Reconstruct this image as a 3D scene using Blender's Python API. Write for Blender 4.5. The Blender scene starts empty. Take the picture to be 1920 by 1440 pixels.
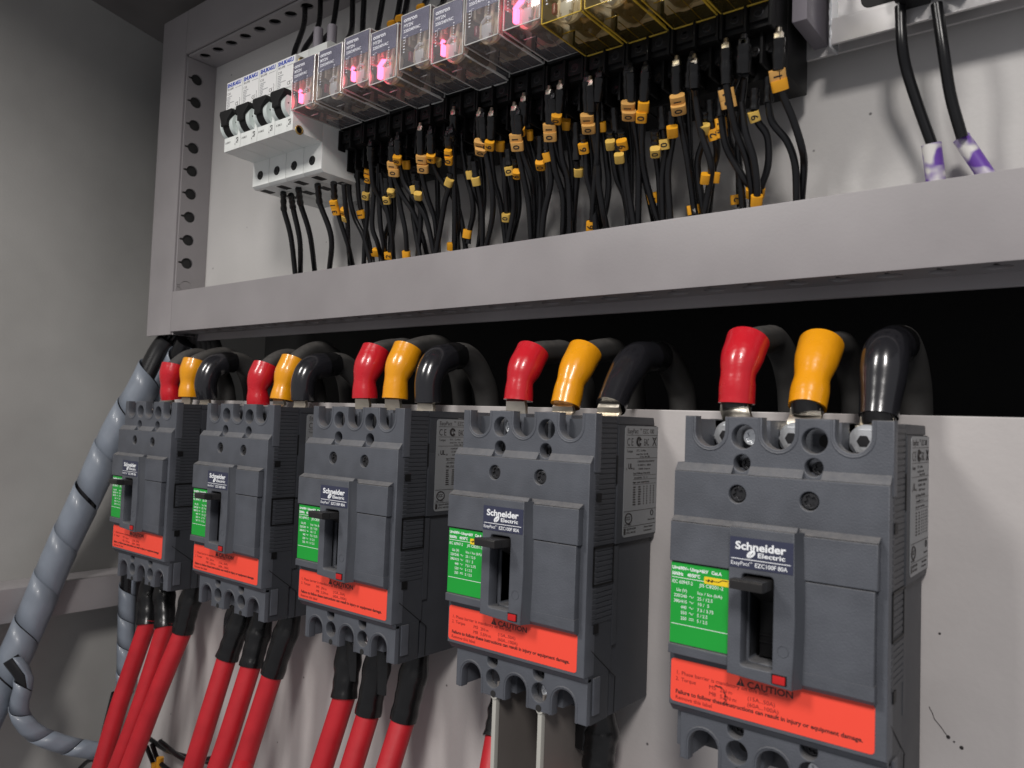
import bpy, bmesh, math, random
from mathutils import Vector, Matrix
random.seed(7)
S = 0.001                                   # everything below is written in millimetres
sc = bpy.context.scene
C = sc.collection

# ------------------------------------------------------------------ camera
CX, CY, CZ = 282.45, -337.25, 126.88
RX, RY, RZ, F = 1.6174, -0.0353, 0.6698, 1461.0
cam = bpy.data.cameras.new('camera'); camo = bpy.data.objects.new('camera', cam); C.objects.link(camo)
camo.location = (CX*S, CY*S, CZ*S); camo.rotation_euler = (RX, RY, RZ)
cam.sensor_width = 36; cam.lens = F/1920*36; cam.clip_start = 0.01; cam.clip_end = 50
cam.dof.use_dof = True; cam.dof.focus_distance = 0.43; cam.dof.aperture_fstop = 18
sc.camera = camo
# ------------------------------------------------------------------ world, lamps, exposure
w = bpy.data.worlds.new('World'); sc.world = w; w.use_nodes = True
bg = w.node_tree.nodes['Background']; bg.inputs[0].default_value = (.95, .95, 1, 1); bg.inputs[1].default_value = .29
def lamp(name, d, dist, size, power, col):
    l = bpy.data.lights.new(name, 'AREA'); l.shape = 'RECTANGLE'; l.size, l.size_y = size; l.energy = power; l.color = col
    o = bpy.data.objects.new(name, l); C.objects.link(o)
    d = Vector(d).normalized(); p = Vector((110, 0, 180))*S + d*dist
    o.location = p; o.rotation_euler = d.to_track_quat('Z', 'Y').to_euler()
lamp('ceiling_lamp', (-.46, -1, .76), 1.25, (.18, .30), 7.2, (1, .97, .93))
lamp('ceiling_lamp', (.50, -1, .75), 1.25, (.18, .30), 11.0, (1, .955, .92))
sc.view_settings.view_transform = 'Standard'; sc.view_settings.look = 'None'
sc.view_settings.exposure = 0; sc.view_settings.gamma = 1
sc.render.engine = 'CYCLES'
sc.cycles.transparent_max_bounces = 24

R3 = camo.rotation_euler.to_matrix(); CAM = Vector((CX, CY, CZ))
def at(px, py, ax, val):
    """point of the photograph's ray through (px, py) on the plane where coordinate ax equals val"""
    d = R3 @ Vector(((px-960)/F, -(py-720)/F, -1.0))
    return CAM + d*((val-CAM[ax])/d[ax])

# ------------------------------------------------------------------ materials
def mat(name, col, rough=.5, metal=0, bump=0, bscale=300, var=0, vscale=40, emit=0, spec=.5, coat=0, trans=0, dots=0):
    m = bpy.data.materials.new(name); m.use_nodes = True; nt = m.node_tree; b = nt.nodes['Principled BSDF']
    b.inputs['Base Color'].default_value = (*col, 1); b.inputs['Roughness'].default_value = rough
    b.inputs['Metallic'].default_value = metal; b.inputs['Specular IOR Level'].default_value = spec
    b.inputs['Coat Weight'].default_value = coat
    if trans: b.inputs['Transmission Weight'].default_value = trans
    if emit:
        b.inputs['Emission Color'].default_value = (*col, 1); b.inputs['Emission Strength'].default_value = emit
    tc = nt.nodes.new('ShaderNodeTexCoord')
    last = None
    if var:
        n = nt.nodes.new('ShaderNodeTexNoise'); n.inputs['Scale'].default_value = vscale; n.inputs['Detail'].default_value = 6
        nt.links.new(tc.outputs['Object'], n.inputs['Vector'])
        r = nt.nodes.new('ShaderNodeMapRange'); r.inputs[1].default_value = .3; r.inputs[2].default_value = .7
        r.inputs[3].default_value = 1-var; r.inputs[4].default_value = 1+var
        nt.links.new(n.outputs['Fac'], r.inputs[0])
        mx = nt.nodes.new('ShaderNodeVectorMath'); mx.operation = 'SCALE'; mx.inputs[0].default_value = col
        nt.links.new(r.outputs[0], mx.inputs['Scale']); last = mx.outputs[0]
        r2 = nt.nodes.new('ShaderNodeMapRange'); r2.inputs[3].default_value = max(.03, rough-.1); r2.inputs[4].default_value = min(1, rough+.12)
        nt.links.new(n.outputs['Fac'], r2.inputs[0]); nt.links.new(r2.outputs[0], b.inputs['Roughness'])
    if dots:      # sparse dirt specks
        v = nt.nodes.new('ShaderNodeTexVoronoi'); v.inputs['Scale'].default_value = dots; nt.links.new(tc.outputs['Object'], v.inputs['Vector'])
        r = nt.nodes.new('ShaderNodeMapRange'); r.inputs[1].default_value = .03; r.inputs[2].default_value = .055; r.inputs[3].default_value = .25; r.inputs[4].default_value = 1
        nt.links.new(v.outputs['Distance'], r.inputs[0])
        mx = nt.nodes.new('ShaderNodeVectorMath'); mx.operation = 'SCALE'
        if last: nt.links.new(last, mx.inputs[0])
        else: mx.inputs[0].default_value = col
        nt.links.new(r.outputs[0], mx.inputs['Scale']); last = mx.outputs[0]
    if last: nt.links.new(last, b.inputs['Base Color'])
    if bump:
        n = nt.nodes.new('ShaderNodeTexNoise'); n.inputs['Scale'].default_value = bscale; n.inputs['Detail'].default_value = 3
        nt.links.new(tc.outputs['Object'], n.inputs['Vector'])
        bp = nt.nodes.new('ShaderNodeBump'); bp.inputs['Strength'].default_value = bump; bp.inputs['Distance'].default_value = .00025
        nt.links.new(n.outputs['Fac'], bp.inputs['Height']); nt.links.new(bp.outputs[0], b.inputs['Normal'])
    return m
def clear(name, tint, haze, hcol, rough=.06):
    m = bpy.data.materials.new(name); m.use_nodes = True; nt = m.node_tree; nt.nodes.clear()
    o = nt.nodes.new('ShaderNodeOutputMaterial'); t = nt.nodes.new('ShaderNodeBsdfTransparent'); t.inputs[0].default_value = (*tint, 1)
    d = nt.nodes.new('ShaderNodeBsdfDiffuse'); d.inputs[0].default_value = (*hcol, 1)
    g = nt.nodes.new('ShaderNodeBsdfGlossy'); g.inputs['Roughness'].default_value = rough
    f = nt.nodes.new('ShaderNodeFresnel'); f.inputs[0].default_value = 1.55
    n = nt.nodes.new('ShaderNodeTexNoise'); n.inputs['Scale'].default_value = 120; n.inputs['Detail'].default_value = 4
    mr = nt.nodes.new('ShaderNodeMapRange'); mr.inputs[3].default_value = haze*.5; mr.inputs[4].default_value = haze*1.5
    tc = nt.nodes.new('ShaderNodeTexCoord'); nt.links.new(tc.outputs['Object'], n.inputs['Vector']); nt.links.new(n.outputs['Fac'], mr.inputs[0])
    m1 = nt.nodes.new('ShaderNodeMixShader'); nt.links.new(mr.outputs[0], m1.inputs[0])
    nt.links.new(t.outputs[0], m1.inputs[1]); nt.links.new(d.outputs[0], m1.inputs[2])
    m2 = nt.nodes.new('ShaderNodeMixShader'); nt.links.new(f.outputs[0], m2.inputs[0])
    nt.links.new(m1.outputs[0], m2.inputs[1]); nt.links.new(g.outputs[0], m2.inputs[2]); nt.links.new(m2.outputs[0], o.inputs[0])
    return m
def dust_toplight(m, topcol, amt):
    """lightens surfaces that face up: dusting, and top light painted into the colour"""
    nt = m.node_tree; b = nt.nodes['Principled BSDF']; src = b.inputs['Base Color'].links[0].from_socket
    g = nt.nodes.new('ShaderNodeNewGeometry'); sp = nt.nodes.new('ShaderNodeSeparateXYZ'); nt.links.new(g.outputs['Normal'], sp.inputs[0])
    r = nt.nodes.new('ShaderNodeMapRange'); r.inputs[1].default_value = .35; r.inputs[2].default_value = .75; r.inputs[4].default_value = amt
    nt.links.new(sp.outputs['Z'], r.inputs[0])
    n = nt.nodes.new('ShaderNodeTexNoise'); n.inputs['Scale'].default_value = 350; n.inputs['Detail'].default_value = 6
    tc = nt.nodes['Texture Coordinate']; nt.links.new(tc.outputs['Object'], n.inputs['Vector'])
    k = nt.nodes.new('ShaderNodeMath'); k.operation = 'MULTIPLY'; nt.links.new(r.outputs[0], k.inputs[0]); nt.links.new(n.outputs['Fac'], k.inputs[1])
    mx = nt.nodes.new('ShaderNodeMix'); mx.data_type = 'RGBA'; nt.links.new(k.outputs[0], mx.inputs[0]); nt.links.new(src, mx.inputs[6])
    mx.inputs[7].default_value = (*topcol, 1); nt.links.new(mx.outputs[2], b.inputs['Base Color'])
M = dict(
 frame=mat('taupe_powder_coat', (.285, .268, .274), .42, bump=.2, bscale=700, var=.07, vscale=24),
 plate=mat('light_grey_coated_plate', (.435, .412, .405), .38, bump=.35, bscale=420, var=.07, vscale=21, dots=60),
 plateu=mat('white_grey_coated_plate', (.58, .565, .55), .38, bump=.35, bscale=420, var=.05, vscale=18, dots=60),
 wall=mat('grey_painted_steel_wall', (.365, .36, .345), .6, bump=.3, bscale=600, var=.10, vscale=13),
 roof=mat('dull_dark_cabinet_roof', (.16, .15, .145), .6, bump=.3, bscale=500, var=.2, vscale=12),
 back=mat('cavity_shade_black', (.014, .014, .014), .7, var=.2),  # near-black: shade of the cavity and holes put into the colour
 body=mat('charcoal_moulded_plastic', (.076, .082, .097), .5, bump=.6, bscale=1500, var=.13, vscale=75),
 bodyd=mat('darker_charcoal_plastic', (.050, .055, .066), .55, bump=.3, bscale=1500, var=.1, vscale=60),
 rear=mat('black_grey_case_plastic', (.034, .037, .044), .5, bump=.3, bscale=1400, var=.12, vscale=50),
 black=mat('black_plastic', (.005, .005, .0055), .5, spec=.3, var=.15, vscale=70),
 toggle=mat('toggle_black_plastic', (.018, .017, .017), .42, bump=.3, bscale=1200, var=.12),
 navy=mat('navy_label', (.034, .038, .072), .4),
 green=mat('green_label', (.008, .33, .035), .4, var=.03),
 orange=mat('orange_red_sticker', (.92, .075, .042), .42, var=.03, vscale=30),
 yellowsq=mat('yellow_symbol_patch', (.85, .6, .02), .4),
 silver=mat('silver_label_film', (.23, .24, .25), .38, metal=.25, var=.04),
 white=mat('white_print', (.82, .84, .86), .5),
 ink=mat('black_print', (.015, .012, .012), .5),
 inkred=mat('dark_red_print', (.16, .012, .012), .5),
 inkblue=mat('blue_print', (.01, .05, .42), .5),
 inkgrey=mat('grey_print', (.33, .34, .35), .5),
 paleprint=mat('pale_print_on_clear_cover', (.80, .80, .85), .5),
 redbtn=mat('red_button_plastic', (.5, .012, .012), .35),
 steel=mat('zinc_steel', (.78, .80, .82), .28, metal=.75, bump=.6, bscale=500),
 tin=mat('tinned_lug', (.72, .66, .56), .3, metal=1, bump=.6, bscale=300, var=.1),
 brass=mat('brass', (.62, .45, .16), .35, metal=1, var=.2),
 dscrew=mat('blackened_screw', (.045, .045, .048), .32, metal=.7, var=.2),
 redboot=mat('red_pvc_boot', (.52, .010, .020), .27, coat=.25, bump=2.4, bscale=110, var=.05),
 yelboot=mat('yellow_pvc_boot', (.76, .31, .006), .27, coat=.25, bump=2.4, bscale=110, var=.05),
 blkboot=mat('black_glossy_boot', (.014, .014, .017), .2, coat=.4, bump=.6, bscale=130, var=.2),
 redcable=mat('red_cable_sheath', (.44, .011, .019), .47, bump=.9, bscale=130, var=.14, vscale=55),
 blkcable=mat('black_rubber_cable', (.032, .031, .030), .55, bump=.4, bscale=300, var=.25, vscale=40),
 tape=mat('black_vinyl_tape', (.006, .006, .0065), .25, bump=1, bscale=170, var=.3),
 wire=mat('black_wire_insulation', (.006, .006, .007), .27, spec=.45, var=.15),
 marker=mat('yellow_wire_marker', (.82, .37, .015), .45, var=.05, vscale=150),
markershade=mat('shaded_wire_marker', (.66, .36, .10), .5, var=.06, vscale=150),  # tan tone: shade on the wide digit markers painted in
 markerp=mat('pale_yellow_wire_marker', (.72, .47, .10), .45, var=.05, vscale=150),
 mcb=mat('off_white_breaker_plastic', (.76, .78, .755), .42, bump=.2, bscale=900, var=.03),
 mcbring=mat('pale_lever_wheel', (.60, .66, .64), .4, var=.04),
 socket=mat('socket_black_plastic', (.006, .006, .0065), .5, spec=.3, var=.2, vscale=80),
 cover=clear('clear_relay_cover', (.97, .97, .98), .18, (.66, .63, .66)),
 covery=clear('yellowed_relay_cover', (.98, .95, .84), .05, (.80, .58, .10)),
 reflhaze=clear('lavender_reflection_haze', (.88, .88, .94), .36, (.42, .41, .55), .15),  # lavender haze paints a reflection on the cover front
 edge=clear('edge_glint_plastic', (.95, .95, .92), .75, (.92, .92, .88), .1),  # pale haze paints the light caught along cover edges
 edgey=clear('yellow_cover_edge', (.95, .82, .35), .7, (.95, .66, .08), .1),
 coil=mat('brown_coil_tape', (.17, .12, .055), .3, coat=.3, var=.25, vscale=200),
 bobbin=mat('cream_bobbin', (.85, .74, .55), .4),
 whitep=mat('white_part', (.86, .86, .85), .4),
 led=mat('lit_pink_lamp', (1, .10, .22), .4, emit=5),
 ledoff=mat('unlit_red_lamp', (.35, .03, .05), .3),
 alu=mat('bare_aluminium', (.62, .605, .60), .48, metal=.6, bump=.6, bscale=260, var=.06),
 wrap=mat('translucent_spiral_wrap', (.175, .20, .24), .42, coat=.12, bump=.12, bscale=120, var=.08, vscale=60),
 barrier=mat('grey_barrier_sheet', (.15, .135, .125), .5, var=.05),
 barredge=mat('pale_barrier_edge', (.40, .395, .36), .5),
 sleevew=mat('white_sleeve_purple_ink', (.75, .73, .70), .4),
 ferr=mat('grey_end_stop_plastic', (.24, .22, .25), .5, var=.1),
)
def ink_blobs(m):
    nt = m.node_tree; b = nt.nodes['Principled BSDF']; tc = nt.nodes['Texture Coordinate']
    n = nt.nodes.new('ShaderNodeTexNoise'); n.inputs['Scale'].default_value = 95; n.inputs['Detail'].default_value = 2
    nt.links.new(tc.outputs['Object'], n.inputs['Vector'])
    r = nt.nodes.new('ShaderNodeValToRGB'); r.color_ramp.elements[0].position = .44; r.color_ramp.elements[1].position = .53
    r.color_ramp.elements[0].color = (.75, .73, .70, 1); r.color_ramp.elements[1].color = (.15, .06, .38, 1)
    nt.links.new(n.outputs['Fac'], r.inputs[0]); nt.links.new(r.outputs[0], b.inputs['Base Color'])
ink_blobs(M['sleevew']); dust_toplight(M['body'], (.24, .225, .21), .65); dust_toplight(M['blkcable'], (.15, .14, .13), .5)  # body ledges are dusted; cable tops carry painted top light

# ------------------------------------------------------------------ mesh builder
FRONT = Matrix(((1,0,0),(0,0,-1),(0,1,0)))            # drawing (x, y, height) -> world (x, -height, y)
RIGHT = Matrix(((0,0,1),(1,0,0),(0,1,0)))             # drawing (x, y, height) -> world (height, x, y): faces +X
def smooth(pts, n=6):
    out = []; P = [Vector(p) for p in pts]
    if len(P) < 3:
        for i in range(n): out.append(P[0].lerp(P[1], i/n))
        return out+[P[-1]]
    for i in range(len(P)-1):
        a = P[i-1] if i else P[0]*2-P[1]; b, c = P[i], P[i+1]; d = P[i+2] if i+2 < len(P) else P[-1]*2-P[-2]
        for k in range(n):
            t = k/n
            out.append(.5*((2*b)+(c-a)*t+(2*a-5*b+4*c-d)*t*t+(3*b-a-3*c+d)*t**3))
    return out+[P[-1]]
class MB:
    def __init__(s): s.bm = bmesh.new()
    def box(s, x0, x1, y0, y1, z0, z1, bev=0.0, segs=2):
        b = bmesh.new(); bmesh.ops.create_cube(b, size=1)
        for v in b.verts: v.co = Vector(((x0+x1)/2+v.co.x*(x1-x0), (y0+y1)/2+v.co.y*(y1-y0), (z0+z1)/2+v.co.z*(z1-z0)))
        if bev: bmesh.ops.bevel(b, geom=b.edges[:], offset=bev, segments=segs, profile=.7, affect='EDGES')
        return s.add(b)
    def add(s, b, mtx=None):
        me = bpy.data.meshes.new('t'); b.to_mesh(me); b.free()
        if mtx: me.transform(mtx)
        s.bm.from_mesh(me); bpy.data.meshes.remove(me); return s
    def prism(s, prof, x0, x1, bev=0.0):               # profile of (y, z), pushed along x
        b = bmesh.new(); vs = [b.verts.new((x0, y, z)) for y, z in prof]; f = b.faces.new(vs)
        e = bmesh.ops.extrude_face_region(b, geom=[f])
        for v in e['geom']:
            if isinstance(v, bmesh.types.BMVert): v.co.x = x1
        bmesh.ops.recalc_face_normals(b, faces=b.faces[:])
        if bev: bmesh.ops.bevel(b, geom=b.edges[:], offset=bev, segments=2, profile=.7, affect='EDGES')
        return s.add(b)
    def cyl(s, p0, p1, r0, r1=None, seg=20, cap=True):
        return s.tube([p0, p1], [r0, r0 if r1 is None else r1], seg, cap)
    def tube(s, path, rad, seg=14, cap=True, flat=None):
        P = [Vector(p) for p in path]; n = len(P)
        if not hasattr(rad, '__len__'): rad = [rad]*n
        rings = []; prev = None
        for i, p in enumerate(P):
            t = (P[min(i+1, n-1)]-P[max(i-1, 0)]).normalized()
            if prev is None: u = Vector((1, 0, 0)) if abs(t.x) < .8 else Vector((0, 0, 1)); u = (u-t*u.dot(t)).normalized()
            else: u = (prev-t*prev.dot(t)).normalized()
            prev = u; v = t.cross(u); fl = flat or 1
            rings.append([s.bm.verts.new(p+(u*math.cos(a)+v*math.sin(a)*fl)*rad[i]) for a in [2*math.pi*k/seg for k in range(seg)]])
        for i in range(n-1):
            for k in range(seg):
                s.bm.faces.new((rings[i][k], rings[i][(k+1) % seg], rings[i+1][(k+1) % seg], rings[i+1][k]))
        if cap: s.bm.faces.new(rings[0][::-1]); s.bm.faces.new(rings[-1])
        return s
    def sweep(s, outs, holes, y0, y1, bev=.3, face=FRONT, off=(0, 0, 0)):
        """flat plate with holes; outlines are (x, z) lists; y0 is the rear, y1 the front face"""
        cu = bpy.data.curves.new('c', 'CURVE'); cu.dimensions = '2D'; cu.fill_mode = 'BOTH'
        cu.extrude = abs(y1-y0)/2-bev; cu.bevel_depth = bev; cu.bevel_resolution = 1; cu.offset = -bev
        for loop in outs+holes:
            sp = cu.splines.new('POLY'); sp.points.add(len(loop)-1); sp.use_cyclic_u = True
            for q, (a, b) in zip(sp.points, loop): q.co = (a, b, 0, 1)
        return s.curve(cu, Matrix.Translation(Vector(off)) @ Matrix.Translation((0, (y0+y1)/2, 0)) @ face.to_4x4())
    def curve(s, cu, mtx):
        o = bpy.data.objects.new('tmp', cu); C.objects.link(o)
        me = bpy.data.meshes.new_from_object(o.evaluated_get(bpy.context.evaluated_depsgraph_get()))
        me.transform(mtx); s.bm.from_mesh(me)
        bpy.data.objects.remove(o); bpy.data.curves.remove(cu); bpy.data.meshes.remove(me); return s
    def text(s, txt, pos, size, face=FRONT, bold=0, sx=1, align='LEFT', rot=0, h=.02, W=0):
        cu = bpy.data.curves.new('t', 'FONT'); cu.body = txt; cu.size = size; cu.offset = bold; cu.align_x = align
        cu.extrude = h; cu.resolution_u = 3
        if W:
            o = bpy.data.objects.new('tmp', cu); C.objects.link(o); bpy.context.view_layer.update(); sx = W/max(o.dimensions.x, .01); bpy.data.objects.remove(o)
        m = Matrix.Translation(Vector(pos)) @ (Matrix.Rotation(0, 4, 'Z')) @ face.to_4x4() @ Matrix.Rotation(rot, 4, 'Z') @ Matrix.Diagonal((sx, 1, 1, 1))
        return s.curve(cu, m)
    def rect(s, x0, x1, z0, z1, y, h=.03):              # thin raised bar on a front face
        return s.box(x0, x1, y-h, y+h, z0, z1)
    def rrect_side(s, y0, y1, z0, z1, x, h=.03): return s.box(x-h, x+h, y0, y1, z0, z1)
    def build(s, name, mt, parent=None, origin=(0, 0, 0), ang=35, flat=False):
        bmesh.ops.recalc_face_normals(s.bm, faces=s.bm.faces[:])
        me = bpy.data.meshes.new(name); s.bm.to_mesh(me); s.bm.free()
        me.transform(Matrix.Translation(-Vector(origin))); me.transform(Matrix.Scale(S, 4))
        if not flat:
            me.shade_smooth(); me.set_sharp_from_angle(angle=math.radians(ang))
        me.materials.append(M[mt] if isinstance(mt, str) else mt)
        o = bpy.data.objects.new(name, me); C.objects.link(o)
        if parent: o.parent = parent
        else: o.location = Vector(origin)*S
        return o
def circ(x, z, r, n=24): return [(x+r*math.cos(2*math.pi*k/n), z+r*math.sin(2*math.pi*k/n)) for k in range(n)]
def rr(x0, x1, z0, z1, r, n=4):
    out = []
    for cx, cz, a0 in ((x1-r, z1-r, 0), (x0+r, z1-r, 90), (x0+r, z0+r, 180), (x1-r, z0+r, 270)):
        for k in range(n+1):
            a = math.radians(a0+90*k/n); out.append((cx+r*math.cos(a), cz+r*math.sin(a)))
    return out
def tag(o, label=None, cat=None, group=None, kind=None):
    for k, v in (('label', label), ('category', cat), ('group', group), ('kind', kind)):
        if v: o[k] = v
    return o
def empty(name, loc, label=None, cat=None, group=None):
    o = bpy.data.objects.new(name, None); C.objects.link(o); o.location = Vector(loc)*S; o.empty_display_size = .01
    return tag(o, label, cat, group)
def copy_tree(o, parent=None):
    c = o.copy(); C.objects.link(c)
    if parent: c.parent = parent
    for ch in [k for k in C.objects if k.parent == o]: copy_tree(ch, c)
    return c
ORD = ['first','second','third','fourth','fifth','sixth','seventh','eighth','ninth','tenth','eleventh','twelfth']

# ------------------------------------------------------------------ cabinet shell
tag(MB().box(-449, -445, -420, 260, -700, 640).build('left_wall', 'wall'), kind='structure')
tag(MB().prism([(-420, 560), (260, 431), (260, 435), (-420, 564)], -445, 700).build('ceiling', 'roof'), kind='structure')
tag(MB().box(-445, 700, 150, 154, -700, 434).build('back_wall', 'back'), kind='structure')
tag(MB().box(696, 700, 10, 148, -600, 430).build('right_light_stop', 'back'), kind='structure')  # unseen; added to keep light out of the rear cavity
o = MB().sweep([rr(-383, 695, -500, 134.5, 2)], [], 2, 0, .5).build('mounting_plate', 'plate')
tag(o, 'large light grey lower panel that the five big circuit breakers are bolted to', 'mounting plate')
o = MB().sweep([rr(-345, 695, 190, 440, 2)], [], 16.5, 14.5, .5).build('mounting_plate', 'plateu')
tag(o, 'light grey upper panel inside the taupe frame, behind the clear relays', 'mounting plate')
# scratch and scuffs on the lower plate
o = MB()
for a, b in (((1742,1325),(1752,1348)), ((1752,1348),(1776,1380))):
    o.tube([at(*a, 1, -.1), at((a[0]+b[0])/2+1, (a[1]+b[1])/2, 1, -.1), at(*b, 1, -.1)], .13, 6)
for p, r in (((1778, 1382), .7), ((1803, 1402), .7), ((1762, 1188), .45), ((1789, 1391), .35)):
    q = at(*p, 1, 0); o.cyl((q.x, -.12, q.z), (q.x, .1, q.z), r, seg=9)
pl = [k for k in C.objects if k.name == 'mounting_plate'][0]
o.build('scratch', 'ink', pl)
# strut on the side wall
o = MB().box(-445, -411, -420, 20, -47, -20, 1).build('wall_strut', 'frame')
tag(o, 'horizontal grey rail fixed to the left side wall, behind the thick spiral-wrapped bundle', 'rail')

# mounting frame: perforated C channels
fr = empty('steel_rack', (-355, 0, 188), 'taupe perforated steel frame around the upper panel', 'rack')
FO = (-355, 0, 188)
def slotx(y, z, w=2.9, h=5.6, tail=True, vert=True):
    """key-shaped slot in a channel side: oval with a slit running to the front corner"""
    p = []
    for k in range(16):
        a = 2*math.pi*k/16+math.pi/16
        c, s_ = math.cos(a), math.sin(a)
        p.append((y+(w*1.15)*c*(1 if abs(c) > .3 else 1), z+(h if vert else h)*.5*s_*1.15))
    return p
SLOTS_Z = [404.5-19.55*k for k in range(0, 11)]
m = MB()
m.box(-375.5, -336.2, -13, -11, 187.5, 460.5, .7)            # front flange
m.build('post', 'frame', fr, FO)
m = MB()
def keyslot(a, b, s, t):                                      # centre a,b ; slit towards -a
    out = []
    for k in range(20):
        th = math.pi+.22+(2*math.pi-.44)*k/19
        out.append((a-.6+5.0*math.cos(th), b+4.5*math.sin(th)))
    out += [(a-8.2, b+.55), (a-8.2, b-.55)]
    return out[::-1]
m.sweep([[(-11.5, 187.5), (14.4, 187.5), (14.4, 421), (-11.5, 421)]],
        [keyslot(-1.9, z, 0, 0) for z in SLOTS_Z if 200 < z < 416]+[keyslot(-1.9, 416.5, 0, 0)][:0]+[keyslot(-1.9, 228, 0, 0)], -.9, .9, .25, RIGHT, (-335.3, 0, 0))
m.build('perforated_side', 'frame', fr, FO)
MB().box(-337.4, -336.4, -9, 13, 190, 420).build('side_shade_sheet', 'back', fr, FO)  # added black sheet: painted shade behind the post slots
m = MB(); m.box(-336, 695, -13, -11, 189.8, 223, .7); m.build('lower_beam', 'frame', fr, FO)
UND = Matrix(((1,0,0),(0,-1,0),(0,0,-1)))
m = MB()
holes = []
for k in range(-9, 40):
    x = -182.5+18.55*k
    if x < -325 or x > 680: continue
    hl = [(x+5.2*math.cos(t), -(-1.2+4.3*math.sin(t))) for t in [2*math.pi*j/18 for j in range(18)]]
    hl = []
    for j in range(20):
        th = math.pi/2+.2+(2*math.pi-.4)*j/19
        hl.append((x+5.0*math.cos(th), 1.6+4.2*math.sin(th)))
    hl += [(x+.6, 8.5), (x-.6, 8.5)]
    holes.append(hl)
mm = MB(); mm.sweep([[(-375, -13.5), (695, -13.5), (695, 10.9), (-375, 10.9)]], holes, -.9, .9, .25, UND, (0, 0, 190.9))
mm.build('perforated_underside', 'frame', fr, FO)
m = MB(); m.box(-372, 695, 9.6, 11.8, 184.2, 191.8, .9, 3); m.box(-372, 695, 9.8, 11.6, 191.5, 196)
m.build('rolled_lip', 'frame', fr, FO)
MB().box(-333, 695, -10.5, 9.2, 194.5, 195.2).build('beam_shade_sheet', 'back', fr, FO)  # added black sheet: painted shade above the underside holes
m = MB(); m.box(-336, 695, -13, -11, 423.2, 460.5, .7); m.build('upper_beam', 'frame', fr, FO)
holes = []
for k in range(0, 52):
    x = -322+19.6*k
    hl = []
    for j in range(18):
        th = 2*math.pi*j/18; hl.append((x+5.0*math.cos(th), 3.4+4.2*math.sin(th)))
    holes.append(hl)
mm = MB(); mm.sweep([[(-334.6, -14.4), (695, -14.4), (695, 10.9), (-334.6, 10.9)]], holes, -.9, .9, .25, UND, (0, 0, 422.2))
mm.build('perforated_soffit', 'frame', fr, FO)
MB().box(-334, 695, -9, 13, 424.4, 425).build('soffit_shade_sheet', 'back', fr, FO)  # added black sheet: painted shade above the soffit holes

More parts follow.
